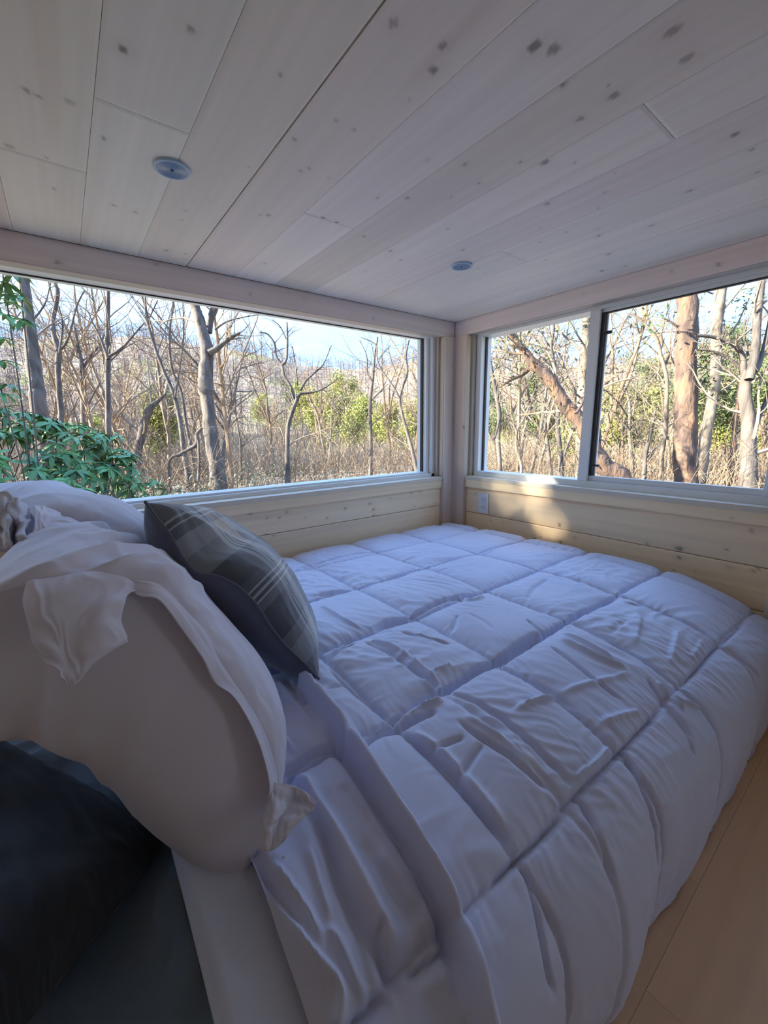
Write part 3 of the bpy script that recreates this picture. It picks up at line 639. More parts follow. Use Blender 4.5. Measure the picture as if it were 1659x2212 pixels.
def pillow(root, near, top, far, bottom, tf, tb, m_front, m_back, n=120, m=120, wr=1.0, seed=0, pinch=.5, names=('front_panel', 'back_panel'), nrm=None, ridge=None, pq=(2.2, 2.2), back_dir=None, fuller=False):
    """near: curve bottom->top (v=0, u 0..1); far the same at v=1; bottom/top run near->far"""
    c0 = curve3(near, n); c1 = curve3(far, n); d0 = curve3(bottom, m); d1 = curve3(top, m)
    for c in (c0, c1): pass
    c1[0] = d0[-1]; c1[-1] = d1[-1]; d0[0] = c0[0]; d1[0] = c0[-1]
    G = coons(c0, c1, d0, d1)
    U, Vv = np.meshgrid(np.linspace(0, 1, n), np.linspace(0, 1, m), indexing='ij'); a = 2*U-1; b = 2*Vv-1
    th = (1-np.abs(a)**pq[0])**pinch*(1-np.abs(b)**pq[1])**pinch; th = np.nan_to_num(th)
    nn = np.array(nrm)/np.linalg.norm(nrm); thb = np.nan_to_num((1-np.abs(a)**3.4)**.5*(1-np.abs(b)**3.0)**.5)
    bd = nn if back_dir is None else -np.array(back_dir)/np.linalg.norm(back_dir)
    edge = np.minimum(np.minimum(U, 1-U), np.minimum(Vv, 1-Vv))
    rad = .004*np.exp(-edge/.10)*noise((U+Vv)*16, (U-Vv)*16, seed)*wr
    w = wr*(.0025*ridged(U*.6, Vv*.6, 14, 3, .6, seed+1.1)+.0035*noise(U*5, Vv*5, seed))*sstep(0, .12, edge)+rad*sstep(0, .02, edge)
    if ridge is not None: w = w+ridge(U, Vv)*sstep(0, .05, edge)
    uv = np.stack([U, Vv], -1).reshape(-1, 2)
    A_ = G+nn*(tf*th+w)[..., None]; B_ = G-bd*(tb*(thb if fuller else th)+w*.6)[..., None]
    o1 = mesh_np(names[0], A_.reshape(-1, 3)+CAM, grid_faces(n, m), m_front, None, True, uv=uv)
    o2 = mesh_np(names[1], B_.reshape(-1, 3)+CAM, grid_faces(n, m)[:, ::-1], m_back, None, True, uv=uv)
    for o in (o1, o2): o.parent = root; o.matrix_parent_inverse = Matrix.Translation(-Vector(root.location))
    return G, c0, c1, d0, d1
def tube(P, r, k=8, closed=False):
    P = np.asarray(P, float); n = len(P); r = np.broadcast_to(np.asarray(r, float), (n,))
    T = np.gradient(P, axis=0); T /= np.linalg.norm(T, axis=1)[:, None]+1e-12
    ref = np.array([0, 0, 1.0]) if abs(T[0, 2]) < .9 else np.array([1.0, 0, 0])
    a = np.cross(T, ref); a /= np.linalg.norm(a, axis=1)[:, None]+1e-12; b = np.cross(T, a)
    th = np.linspace(0, 2*math.pi, k, endpoint=False)
    V = P[:, None]+r[:, None, None]*(np.cos(th)[None, :, None]*a[:, None]+np.sin(th)[None, :, None]*b[:, None])
    idx = np.arange(n*k).reshape(n, k); nx_ = np.roll(idx, -1, axis=1)
    F = np.stack([idx[:-1], nx_[:-1], nx_[1:], idx[1:]], -1).reshape(-1, 4)
    return V.reshape(-1, 3), F
def child(o, root): o.parent = root; o.matrix_parent_inverse = Matrix.Translation(-Vector(root.location)); return o
def patch(name, rows, m, root, n=(50, 50), thick=.0012, wr=.0015, seed=0):
    R_ = np.array([[at(*p) for p in r] for r in rows]); G = catmull(R_, n[0]); G = catmull(G.transpose(1, 0, 2), n[1]).transpose(1, 0, 2)
    u, v = np.meshgrid(np.linspace(0, 1, n[0]), np.linspace(0, 1, n[1]), indexing='ij')
    nm = np.cross(np.gradient(G, axis=0), np.gradient(G, axis=1)); nm /= np.linalg.norm(nm, axis=2)[..., None]+1e-9
    G = G+nm*(wr*(noise(u*6, v*3, seed)+.6*ridged(u, v, 5, 2, .5, seed+.7)))[..., None]
    o = mesh_np(name, G.reshape(-1, 3)+CAM, grid_faces(*n), m, None, True); s = o.modifiers.new('solid', 'SOLIDIFY'); s.thickness = thick; s.offset = 0
    return child(o, root)

# near pillow: corners bottom-near, top-near, top-far, bottom-far
p1 = empty('pillow', K(-.05, .62, -.55)); tag(p1, 'large lilac grey pillow nearest the camera, slumped with its loose flap folded over', 'pillow', None)
near = [(598, 1742, .560), (596, 1690, .57), (576, 1610, .58), (534, 1543, .575), (497, 1490, .57), (434, 1414, .56), (385, 1345, .55), (335, 1290, .54), (255, 1262, .52), (150, 1255, .49), (30, 1270, .46), (-90, 1310, .44)]
farc = [(540, 1560, .78), (520, 1450, .84), (440, 1350, .88), (350, 1245, .90), (240, 1170, .86), (125, 1112, .80)]
topc = [(-90, 1310, .44), (-30, 1240, .55), (40, 1170, .68), (125, 1112, .80)]
botc = [(598, 1742, .560), (600, 1690, .62), (575, 1620, .70), (540, 1560, .78)]
def r1(U, V):
    return .016*(1-np.abs(noise(U*7+V*2, V*2.2+U, 3.3))*2.4)*sstep(.35, .8, U)+.006*noise(U*14, V*4, 8.8)*sstep(.5, .9, U)
pillow(p1, near, topc, farc, botc, .055, .235, M['sham'], M['sham'], 150, 120, wr=1.0, seed=2, nrm=(.75, .05, .66), ridge=r1, pq=(2.8, 2.2), pinch=.5, back_dir=(-.50, -.34, -.74), fuller=True)
# loose flap hanging over the underside
patch('flap', [
    [(55, 1258, .455), (105, 1250, .475), (160, 1243, .495), (215, 1238, .510), (275, 1252, .525), (345, 1285, .54)],
    [(48, 1300, .435), (92, 1290, .445), (140, 1285, .455), (190, 1275, .475), (245, 1272, .495), (290, 1276, .515)],
    [(58, 1345, .42), (95, 1345, .425), (135, 1350, .43), (180, 1330, .445), (225, 1310, .46), (268, 1300, .485)],
    [(75, 1395, .41), (110, 1400, .41), (140, 1405, .415), (175, 1385, .425), (215, 1350, .44), (262, 1340, .465)],
    [(100, 1430, .40), (125, 1440, .402), (150, 1445, .405), (180, 1430, .412), (225, 1400, .43), (272, 1378, .455)],
    [(128, 1452, .395), (136, 1466, .395), (151, 1486, .395), (172, 1472, .40), (212, 1425, .42), (276, 1388, .45)]], M['sham'], p1, n=(70, 70), wr=.003, seed=4)
# the folded edge running down to the bed
patch('flange', [
    [(262, 1264, .528), (275, 1255, .528), (292, 1256, .530)],
    [(300, 1288, .515), (318, 1268, .530), (340, 1262, .545)],
    [(345, 1298, .520), (362, 1288, .540), (385, 1300, .560)],
    [(395, 1362, .530), (415, 1352, .550), (432, 1352, .575)],
    [(434, 1420, .540), (452, 1410, .560), (470, 1405, .585)],
    [(462, 1474, .545), (490, 1468, .565), (510, 1462, .590)],
    [(500, 1500, .550), (524, 1510, .570), (545, 1520, .595)],
    [(530, 1545, .552), (556, 1565, .572), (572, 1580, .590)],
    [(560, 1610, .550), (580, 1640, .565), (592, 1650, .580)],
    [(580, 1690, .545), (594, 1705, .555), (600, 1712, .565)],
    [(575, 1745, .540), (590, 1752, .548), (602, 1755, .552)]], M['sham'], p1, n=(150, 16), wr=.0012, seed=6)
patch('corner_flap', [
    [(590, 1690, .556), (612, 1693, .560), (640, 1700, .565), (662, 1712, .560), (682, 1735, .552)],
    [(585, 1720, .545), (606, 1730, .545), (632, 1728, .558), (655, 1735, .553), (680, 1745, .547)],
    [(572, 1750, .535), (592, 1765, .525), (618, 1752, .545), (640, 1760, .540), (660, 1762, .540)],
    [(556, 1790, .530), (578, 1795, .515), (598, 1780, .530), (615, 1785, .528), (632, 1790, .530)],
    [(549, 1828, .520), (566, 1834, .515), (585, 1838, .515), (600, 1830, .516), (618, 1812, .522)]], M['sham'], p1, n=(50, 50), wr=.003, seed=9)
# top end hem: a raised band across the upper end
patch('end_hem', [
    [(72, 1092, .80), (100, 1095, .82), (128, 1108, .83), (138, 1122, .82)],
    [(75, 1115, .76), (100, 1118, .77), (125, 1125, .78), (137, 1135, .785)],
    [(72, 1150, .71), (98, 1150, .72), (122, 1158, .73), (133, 1165, .735)],
    [(45, 1190, .66), (80, 1195, .665), (108, 1198, .67), (118, 1205, .68)],
    [(20, 1230, .60), (60, 1240, .60), (100, 1240, .60), (120, 1238, .61)]], M['sham'], p1, n=(60, 40), wr=.003, seed=12)

# rear pillow
p2 = empty('pillow', K(-.2, 1.05, -.55)); tag(p2, 'second grey-blue pillow standing behind the largest one, against the window wall', 'pillow')
near2 = [(420, 1330, .95), (400, 1285, .95), (350, 1235, .95), (280, 1190, .90), (180, 1160, .85), (60, 1150, .80), (-60, 1180, .75)]
far2 = [(380, 1250, 1.25), (330, 1200, 1.30), (250, 1140, 1.35), (120, 1085, 1.30), (-10, 1070, 1.20), (-100, 1080, 1.1)]
top2 = [(-60, 1180, .75), (-75, 1150, .85), (-90, 1110, .98), (-100, 1080, 1.1)]
bot2 = [(420, 1330, .95), (410, 1300, 1.05), (395, 1275, 1.15), (380, 1250, 1.25)]
def r2(U, V): return .012*(1-np.abs(noise(U*6+V*3, V*2.0, 6.3))*2.4)*sstep(.3, .8, U)
M['sham2'] = fabric('grey_blue_pillowcase', (0.58, 0.61, 0.73), (0.61, 0.64, 0.76), .7, crease=(5.0, .22))
pillow(p2, near2, top2, far2, bot2, .085, .10, M['sham2'], M['sham2'], 120, 100, wr=.8, seed=5, nrm=(.55, -.1, .83), ridge=r2)
patch('ruffled_flange', [
    [(-30, 1075, 0.774), (5, 1062, 0.791), (30, 1075, 0.800), (52, 1092, 0.800), (62, 1100, 0.800), (78, 1130, 0.800)],
    [(-30, 1105, 0.748), (5, 1100, 0.765), (22, 1102, 0.765), (42, 1118, 0.722), (62, 1118, 0.774), (70, 1150, 0.774)],
    [(-30, 1140, 0.722), (0, 1140, 0.748), (18, 1135, 0.705), (34, 1150, 0.740), (50, 1152, 0.688), (58, 1175, 0.722)],
    [(-30, 1200, 0.688), (0, 1190, 0.705), (20, 1185, 0.671), (30, 1195, 0.714), (46, 1190, 0.671), (50, 1215, 0.688)]], M['sham2'], p2, n=(50, 80), wr=.006, seed=15)

# plaid cushion
pm = bpy.data.materials.new('plaid_wool'); pm.use_nodes = True; nt = pm.node_tree; b = nt.nodes['Principled BSDF']; b.inputs['Roughness'].default_value = .85; b.inputs['Sheen Weight'].default_value = .4
uvn = N(nt, 'ShaderNodeUVMap', uv_map='UVMap'); sp = N(nt, 'ShaderNodeSeparateXYZ'); nt.links.new(uvn.outputs[0], sp.inputs[0])
def stripes(out, stops):
    r = N(nt, 'ShaderNodeValToRGB'); r.color_ramp.interpolation = 'CONSTANT'
    el = r.color_ramp.elements; el[0].position = 0; el[0].color = (*[stops[0][1]]*3, 1)
    while len(el) > 1: el.remove(el[-1])
    for p_, c in stops[1:]: q = el.new(p_); q.color = (c, c, c, 1)
    nt.links.new(out, r.inputs[0]); return r.outputs[0]
SU = [(0, .30), (.08, .55), (.17, .30), (.22, .10), (.36, .30), (.40, .95), (.41, .15), (.425, .95), (.435, .15), (.45, .95), (.46, .2), (.50, .12), (.62, .45), (.72, .62), (.80, .25), (.84, .9), (.85, .2), (.87, .9), (.88, .3)]
SV = [(0, .10), (.10, .22), (.18, .60), (.225, .02), (.24, .65), (.262, .02), (.277, .65), (.30, .02), (.315, .75), (.36, .95), (.46, .55), (.62, .35), (.70, .1), (.78, .5), (.86, .9), (.88, .3)]
su = stripes(sp.outputs['X'], SU); sv = stripes(sp.outputs['Y'], SV)
ad = N(nt, 'ShaderNodeMixRGB'); ad.inputs['Fac'].default_value = .6; nt.links.new(su, ad.inputs['Color1']); nt.links.new(sv, ad.inputs['Color2'])
r = N(nt, 'ShaderNodeValToRGB'); r.color_ramp.elements[0].position = .10; r.color_ramp.elements[0].color = (.05, .06, .08, 1); r.color_ramp.elements[1].position = .9; r.color_ramp.elements[1].color = (.80, .81, .76, 1)
q = r.color_ramp.elements.new(.45); q.color = (.32, .35, .38, 1)
nt.links.new(ad.outputs[0], r.inputs[0])
nf = N(nt, 'ShaderNodeTexNoise', Scale=600.0, Detail=2.0); tcx = N(nt, 'ShaderNodeTexCoord'); nt.links.new(tcx.outputs['Object'], nf.inputs['Vector'])
hv = N(nt, 'ShaderNodeHueSaturation'); mr = N(nt, 'ShaderNodeMapRange'); mr.inputs['To Min'].default_value = .7; mr.inputs['To Max'].default_value = 1.3
nt.links.new(nf.outputs['Fac'], mr.inputs[0]); nt.links.new(mr.outputs[0], hv.inputs['Value']); nt.links.new(r.outputs[0], hv.inputs['Color']); nt.links.new(hv.outputs[0], b.inputs['Base Color'])
M['plaid'] = pm
p3 = empty('throw_cushion', K(.25, .95, -.55)); tag(p3, 'grey plaid throw cushion with a dark plain back, tilted against the pillows', 'cushion')
near3 = [(688, 1466, .87), (660, 1436, .86), (622, 1400, .85), (590, 1362, .84), (556, 1310, .82), (515, 1268, .80), (470, 1245, .79), (425, 1236, .78), (395, 1205, .78), (368, 1158, .78), (340, 1120, .79), (314, 1085, .80)]
far3 = [(676, 1385, 1.20), (655, 1335, 1.22), (610, 1265, 1.24), (540, 1190, 1.24), (460, 1135, 1.22), (400, 1112, 1.18)]
top3 = [(314, 1085, .80), (345, 1100, .92), (372, 1105, 1.05), (400, 1112, 1.18)]
bot3 = [(688, 1466, .87), (680, 1445, .97), (678, 1415, 1.08), (676, 1385, 1.20)]
def r3(U, V): return .008*(1-np.abs(noise(U*5+V*2, V*6, 12.3))*2.2)*sstep(.45, .8, U)
G3 = pillow(p3, near3, top3, far3, bot3, .075, .10, M['plaid'], M['backcloth'], 130, 110, wr=.8, seed=8, nrm=(.80, .0, .60), ridge=r3, pinch=.5, back_dir=(-.75, .1, -.5))
for c in G3[1:]:
    V, F = tube(c, .0032, 8); child(mesh_np('piping', V+CAM, F, M['backcloth'], None, True), p3)

# black pillow slumped at the far left
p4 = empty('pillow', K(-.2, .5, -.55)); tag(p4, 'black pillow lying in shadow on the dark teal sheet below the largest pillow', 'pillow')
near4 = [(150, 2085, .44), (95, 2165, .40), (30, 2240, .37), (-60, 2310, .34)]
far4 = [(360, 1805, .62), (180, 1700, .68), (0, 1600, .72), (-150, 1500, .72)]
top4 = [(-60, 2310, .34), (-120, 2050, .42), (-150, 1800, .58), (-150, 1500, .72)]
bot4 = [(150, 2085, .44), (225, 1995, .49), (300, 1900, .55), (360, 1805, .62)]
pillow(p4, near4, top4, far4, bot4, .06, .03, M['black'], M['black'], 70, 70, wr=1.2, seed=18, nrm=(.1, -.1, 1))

# ------------------------------------------------------------------ outdoors: ground, hills, woods
def azel(px, py):
    d = ray(px, py); return math.atan2(d[0], d[1]), d[2]/math.hypot(d[0], d[1])
sky_pts = sorted([azel(*p) for p in [(0, 742), (100, 738), (300, 738), (480, 762), (560, 772), (650, 797), (740, 806), (830, 800), (905, 786), (1050, 806), (1250, 800), (1400, 792), (1659, 780)]])
SA = np.array([-math.pi, -1.2]+[a for a, _ in sky_pts]+[2.0, math.pi]); SEL = np.array([.12, .16]+[e_ for _, e_ in sky_pts]+[.14, .12])
def ground_z(x, y):
    r = np.hypot(x, y); az = np.arctan2(x, y)
    el = np.interp(az, SA, SEL)
    z = -1.75-.060*np.maximum(r-11, 0)*(1-sstep(50, 95, r))-(.060*45)*sstep(50, 95, r)
    z = z+(250*el+4.4)*sstep(55, 250, r)
    z = z+.18*fbm(x*.25, y*.25, 1.0, 3)*sstep(3, 9, r)+1.2*noise(x*.03, y*.03, 2.0)*sstep(20, 60, r)
    return z
na_, nr_ = 260, 150
az = np.linspace(-math.pi, math.pi, na_, endpoint=False); rr = np.concatenate([[0.0], np.geomspace(1.2, 420, nr_-1)])
A_, R_ = np.meshgrid(az, rr, indexing='ij'); gx, gy = R_*np.sin(A_), R_*np.cos(A_)
M['ground'] = varied('leaf_litter', (0.16, 0.12, 0.085), (0.34, 0.27, 0.17), .35, .95, 8, c3=(.24, .185, .13))
ntg = M['ground'].node_tree
# patches of young green on the slopes
n2 = N(ntg, 'ShaderNodeTexNoise', Scale=.035, Detail=5.0); tcg = N(ntg, 'ShaderNodeTexCoord'); ntg.links.new(tcg.outputs['Object'], n2.inputs['Vector'])
r2_ = N(ntg, 'ShaderNodeValToRGB'); r2_.color_ramp.elements[0].position = .54; r2_.color_ramp.elements[1].position = .66
mg = N(ntg, 'ShaderNodeMixRGB'); mg.inputs['Color2'].default_value = (.20, .20, .06, 1)
old = [l for l in ntg.links if l.to_socket.name == 'Base Color'][0].from_socket
ntg.links.new(n2.outputs['Fac'], r2_.inputs[0]); ntg.links.new(r2_.outputs[0], mg.inputs['Fac']); ntg.links.new(old, mg.inputs['Color1']); ntg.links.new(mg.outputs[0], ntg.nodes['Principled BSDF'].inputs['Base Color'])
gnd = mesh_np('ground', np.stack([gx, gy, ground_z(gx, gy)], -1).reshape(-1, 3)+CAM, grid_faces(na_, nr_, True), M['ground'], None, True)
tag(gnd, kind='structure')

def tubes_batch(P, R, k):
    """P (B,n,3) R (B,n)"""
    B, n, _ = P.shape
    T = np.gradient(P, axis=1); T /= np.linalg.norm(T, axis=2)[..., None]+1e-12
    ref = np.where(np.abs(T[:, :1, 2:3]) < .85, np.array([0, 0, 1.0]), np.array([1.0, 0, 0]))
    a = np.cross(T, np.broadcast_to(ref, T.shape)); a /= np.linalg.norm(a, axis=2)[..., None]+1e-12; b = np.cross(T, a)
    th = np.linspace(0, 2*math.pi, k, endpoint=False)
    V = P[:, :, None]+R[:, :, None, None]*(np.cos(th)[None, None, :, None]*a[:, :, None]+np.sin(th)[None, None, :, None]*b[:, :, None])
    idx = np.arange(B*n*k).reshape(B, n, k); nx_ = np.roll(idx, -1, axis=2)
    F = np.stack([idx[:, :-1], nx_[:, :-1], nx_[:, 1:], idx[:, 1:]], -1).reshape(-1, 4)
    return V.reshape(-1, 3), F
class Wood:
    def __init__(s): s.d = {}
    def add(s, P, R, k): s.d.setdefault((len(P), k), []).append((P, R))
    def vf(s):
        Vs, Fs, o = [], [], 0
        for (n, k), l in s.d.items():
            V, F = tubes_batch(np.array([a for a, _ in l]), np.array([b for _, b in l]), k); Vs.append(V); Fs.append(F+o); o += len(V)
        return np.concatenate(Vs), np.concatenate(Fs)
def path(p, d, L, n, wander, up, rs):
    P = [np.array(p, float)]; d = np.array(d, float)
    for i in range(n-1):
        d = d+rs.randn(3)*wander+np.array([0, 0, up]); d /= np.linalg.norm(d); P.append(P[-1]+d*L/(n-1))
    return np.array(P)
def side_dir(t, rs, ang, flat=0.0):
    q = rs.randn(3); q -= t*(q@t); q /= np.linalg.norm(q)+1e-9
    v = t*math.cos(ang)+q*math.sin(ang); return v/np.linalg.norm(v)
def grow(w, p, d, L, r, lvl, rs, kids, ends=None, wander=.16, up=.03):
    n = (9, 7, 5, 4)[min(lvl, 3)]; k = (8, 5, 4, 3)[min(lvl, 3)]
    P = path(p, d, L, n, wander, up, rs); R = r*np.linspace(1, .30, n)
    w.add(P, R, k)
    if ends is not None and lvl >= 2: ends.append(P[-1]); ends.append(P[n//2])
    if lvl >= len(kids): return
    branches_on(w, P, R, lvl, rs, kids, ends, wander, up, L)
def branches_on(w, P, R, lvl, rs, kids, ends, wander, up, L, t0=.25):
    n = len(P)
    for j in range(kids[lvl]):
        t = rs.uniform(t0, .98)*(n-1); i = int(t); f = t-i; i2 = min(i+1, n-1)
        q = P[i]*(1-f)+P[i2]*f; tt = P[i2]-P[i] if i2 > i else P[i]-P[i-1]; tt = tt/(np.linalg.norm(tt)+1e-9)
        rr_ = (R[i]*(1-f)+R[i2]*f)*rs.uniform(.40, .65)
        grow(w, q, side_dir(tt, rs, rs.uniform(.5, 1.05)), L*rs.uniform(.28, .52)*(1.1-.5*t/(n-1)), rr_, lvl+1, rs, kids, ends, wander, up)
def quads(C, size, rs, aspect=.55, dn=None):
    B = len(C); a = rs.randn(B, 3); a /= np.linalg.norm(a, axis=1)[:, None]; q = rs.randn(B, 3); b = np.cross(a, q); b /= np.linalg.norm(b, axis=1)[:, None]
    s = size*rs.uniform(.6, 1.3, (B, 1)); a = a*s; b = b*s*aspect
    V = np.stack([C-a, C+b, C+a, C-b], 1).reshape(-1, 3); return V, np.arange(4*B).reshape(-1, 4)

M['bark'] = bump(varied('grey_bark', (0.05, 0.042, 0.037), (0.125, 0.105, 0.088), 9, .95, 6, (1, 1, .25)), 30, .6, .02, 5, (1, 1, .2))
M['bark_light'] = bump(varied('pale_bark', (0.09, 0.072, 0.055), (0.19, 0.155, 0.115), 7, .95, 6, (1, 1, .3)), 30, .5, .02, 5, (1, 1, .25))
M['bark_pine'] = bump(varied('orange_pine_bark', (0.05, 0.032, 0.025), (0.17, 0.095, 0.055), 8, .95, 6, (1, 1, .3), c3=(.09, .06, .045)), 22, .8, .03, 5, (1, 1, .3))
M['twig'] = varied('twigs', (0.10, 0.078, 0.06), (0.19, 0.15, 0.115), 1.5, .95, 3, objrand=.25)
M['twig_warm'] = varied('warm_twigs', (0.16, 0.11, 0.07), (0.27, 0.195, 0.125), 1.5, .95, 3, objrand=.2)
M['spring'] = varied('yellow_green_leaves', (0.16, 0.18, 0.035), (0.33, 0.33, 0.08), 1.2, .8, 3, objrand=.25)
M['pine_green'] = varied('pine_needles', (0.045, 0.075, 0.03), (0.14, 0.17, 0.055), 1.6, .8, 3, objrand=.25)

# hand-placed trees, traced as polylines with their own distance from the cabin
def tree(label, depth, trunk, limbs=(), n=14, kids=(0, 4, 4), seed=0, bark='bark', L=None, sides=12, t0=.3, name='bare_tree', foliage=None, fsize=.05, nf=3, top=True, knob=.05):
    """trunk: (px, py, width px) from top to bottom in the photograph, depth in metres"""
    rs = np.random.RandomState(seed+100)
    T = np.array([np.append(at(a, b, depth), c*depth/FPX/2) for a, b, c in trunk])
    base = T[-1, :3]; g = float(ground_z(base[0], base[1]))
    if base[2] > g+.02: T = np.concatenate([T, [[base[0], base[1], g-.1, T[-1, 3]*1.2]]])
    if top:   # goes on above the window's head
        d0 = T[0, :3]-T[1, :3]; d0 /= np.linalg.norm(d0); d0 = d0*.8+np.array([0, 0, .6]); d0 /= np.linalg.norm(d0)
        ext = [np.append(T[0, :3]+d0*s+rs.randn(3)*.12*s*.3, T[0, 3]*(1-s/6.5)) for s in (1.2, 2.6, 4.2, 5.8)]
        T = np.concatenate([np.array(ext)[::-1], T])
    C = catmull(T, len(T)*6); P, R = C[:, :3], np.abs(C[:, 3])+.002
    k_ = np.random.RandomState(seed).rand()
    V, F = tube(P, R*(1+knob*noise(np.arange(len(P))*.9, seed*1.7)), sides)
    loc = np.array([P[-1, 0], P[-1, 1], max(P[-1, 2], g)])+CAM
    root = empty(name, loc); tag(root, label, 'tree')
    nrm = V-np.repeat(P, sides, axis=0); V = V+nrm*(.18*noise(V[:, 0]*14, V[:, 1]*14, V[:, 2]*3))[:, None]
    child(mesh_np('trunk', V+CAM, F, M[bark], None, True), root)
    w = Wood(); ends = []
    L = L or 3.2*depth/12
    for li, lb in enumerate(limbs):
        Q = np.array([np.append(at(a, b, depth+(.25*math.sin(li*2.1+seed))), c*depth/FPX/2) for a, b, c in lb]); C2 = catmull(Q, max(9, len(Q)*4)); 
        V, F = tube(C2[:, :3], np.abs(C2[:, 3])+.001, 7); child(mesh_np('limb', V+CAM, F, M[bark], None, True), root)
        branches_on(w, C2[:, :3], C2[:, 3], 1, rs, kids, ends, .17, .02, L*.8, t0=.3)
    Pu = P[::-1]; Ru = R[::-1]
    nk = (n,)+tuple(kids[1:])
    branches_on(w, Pu, Ru*.55, 0, rs, nk, ends, .17, .03, L*2.0, t0=t0)
    if w.d:
        V, F = w.vf(); o = child(mesh_np('twigs', V+CAM, F, M['twig'] if bark != 'bark_pine' else M['twig_warm'], None, False), root); o['kind'] = 'stuff'
    if foliage and ends:
        E_ = np.array(ends); E_ = np.repeat(E_, nf, axis=0)+rs.randn(len(E_)*nf, 3)*.16
        V, F = quads(E_, fsize, rs, .35); o = child(mesh_np('foliage', V+CAM, F, M[foliage], None, False), root); o['kind'] = 'stuff'
    return root

def T3(L_, s=2.9625, ox=0, oy=560): return [(ox+a/s, oy+b/s, c/s) for a, b, c in L_]
def T4(L_): return T3(L_, 2.9625, 500, 600)
def T5(L_): return T3(L_, 2.307, 940, 560)
tree('thick mossy grey trunk at the far left behind the evergreen leaves', 8.0, T3([(150, 110, 60), (165, 250, 60), (190, 450, 66), (205, 600, 72), (222, 740, 78), (240, 850, 84), (250, 960, 88)]),
     [[(70, 790, 4), (40, 770, 3), (5, 765, 2)], [(60, 705, 5), (95, 660, 3), (110, 610, 2)]], n=10, seed=1, bark='bark')
tree('slim grey tree with a wavy forked trunk just right of the thick mossy one', 11, T3([(350, 140, 22), (370, 220, 24), (340, 380, 24), (345, 480, 26), (375, 590, 34), (370, 700, 30), (380, 850, 32), (390, 980, 34), (395, 1100, 36)]),
     [T3([(375, 590, 20), (420, 540, 16), (455, 440, 13), (490, 300, 10), (540, 200, 7)]), T3([(380, 600, 14), (400, 420, 12), (375, 300, 9)])], n=12, seed=2)
tree('grey tree splitting into a low wide fork left of the straight thin one', 13, T3([(480, 440, 12), (500, 560, 18), (520, 660, 26), (530, 760, 30), (535, 900, 34), (540, 1060, 40), (545, 1200, 42)]),
     [T3([(535, 690, 18), (590, 610, 14), (640, 540, 10), (690, 440, 7)]), T3([(560, 940, 12), (600, 860, 9), (640, 790, 6)])], n=10, seed=3, top=False)
tree('straight thin trunk with branches sweeping up to both sides', 11, T3([(690, 185, 22), (690, 350, 24), (688, 500, 26), (690, 640, 32), (690, 800, 30), (692, 950, 32), (695, 1120, 34), (697, 1250, 36)]),
     [T3([(692, 640, 20), (640, 500, 14), (600, 420, 10), (560, 330, 6)]), T3([(700, 620, 20), (780, 570, 16), (850, 490, 12), (920, 410, 8)])], n=14, seed=4)
tree('leaning purplish trunk low in the woods between two thin trees', 14, T3([(1060, 860, 10), (1020, 900, 22), (960, 960, 40), (925, 1050, 46), (900, 1150, 50), (880, 1250, 54)]), [], n=6, seed=5, top=False)
tree('crooked tree with crossing thin stems left of the broken trunk', 12, T3([(930, 230, 12), (940, 380, 16), (990, 560, 18), (1050, 720, 20), (1110, 860, 22), (1150, 1030, 26), (1180, 1250, 32), (1215, 1450, 36)]),
     [T3([(945, 400, 9), (1010, 260, 6)]), T3([(940, 400, 9), (880, 300, 6), (830, 220, 4)]), T3([(1120, 880, 12), (1150, 700, 10), (1175, 480, 8), (1170, 280, 6)])], n=16, seed=6)
tree('second thin stem leaning across the crooked tree', 13, T3([(1110, 290, 9), (1090, 420, 12), (1085, 560, 14), (1100, 700, 16), (1160, 850, 15), (1190, 1050, 18), (1230, 1250, 20)]), [], n=12, seed=7)
tree('big broken trunk with a bare snapped limb pointing right in the left window', 9.5, T3([(1240, 275, 55), (1270, 370, 62), (1300, 480, 66), (1325, 600, 78), (1318, 720, 84), (1318, 820, 92), (1330, 930, 76), (1345, 1070, 78), (1360, 1200, 82), (1385, 1330, 88), (1400, 1450, 104)]),
     [T3([(1335, 470, 44), (1345, 390, 44), (1372, 310, 50), (1400, 200, 46)]), T3([(1340, 600, 46), (1390, 570, 36), (1440, 530, 26), (1490, 495, 22), (1535, 470, 18)]), T3([(1375, 450, 14), (1450, 400, 10), (1560, 370, 7), (1659, 355, 5)]), T3([(1480, 505, 16), (1510, 480, 12), (1525, 485, 10)])], n=4, seed=8, t0=.5, sides=16, knob=.12)
tree('S-shaped sapling with curving arms in the middle of the left window', 9, T4([(440, 740, 20), (415, 790, 24), (385, 870, 26), (362, 960, 28), (358, 1080, 28), (360, 1200, 32), (362, 1330, 36)]),
     [T4([(410, 790, 20), (380, 700, 20), (335, 620, 20), (322, 560, 18), (285, 500, 16), (275, 420, 13), (230, 360, 9), (180, 350, 6)]), T4([(325, 560, 18), (352, 520, 15), (358, 400, 12), (355, 285, 8)]), T4([(355, 400, 8), (310, 310, 6), (260, 270, 4)]),
      T4([(440, 720, 17), (480, 655, 14), (540, 600, 12), (590, 550, 8), (640, 430, 5)]), T4([(445, 738, 16), (540, 728, 12), (620, 690, 8), (680, 640, 5)]), T4([(425, 690, 9), (410, 560, 8), (390, 440, 6)])], n=5, kids=(0, 4, 4), seed=9, top=False, L=1.7)
tree('slender upright tree with a small fork, right of the S-shaped sapling', 12, T4([(935, 380, 10), (915, 520, 13), (905, 640, 18), (890, 760, 22), (888, 900, 22), (892, 1050, 24), (890, 1250, 28), (890, 1320, 30)]),
     [T4([(900, 660, 12), (870, 610, 9), (865, 500, 7), (820, 400, 5)]), T4([(900, 780, 10), (960, 720, 7), (1000, 680, 5)])], n=12, seed=10, top=False)
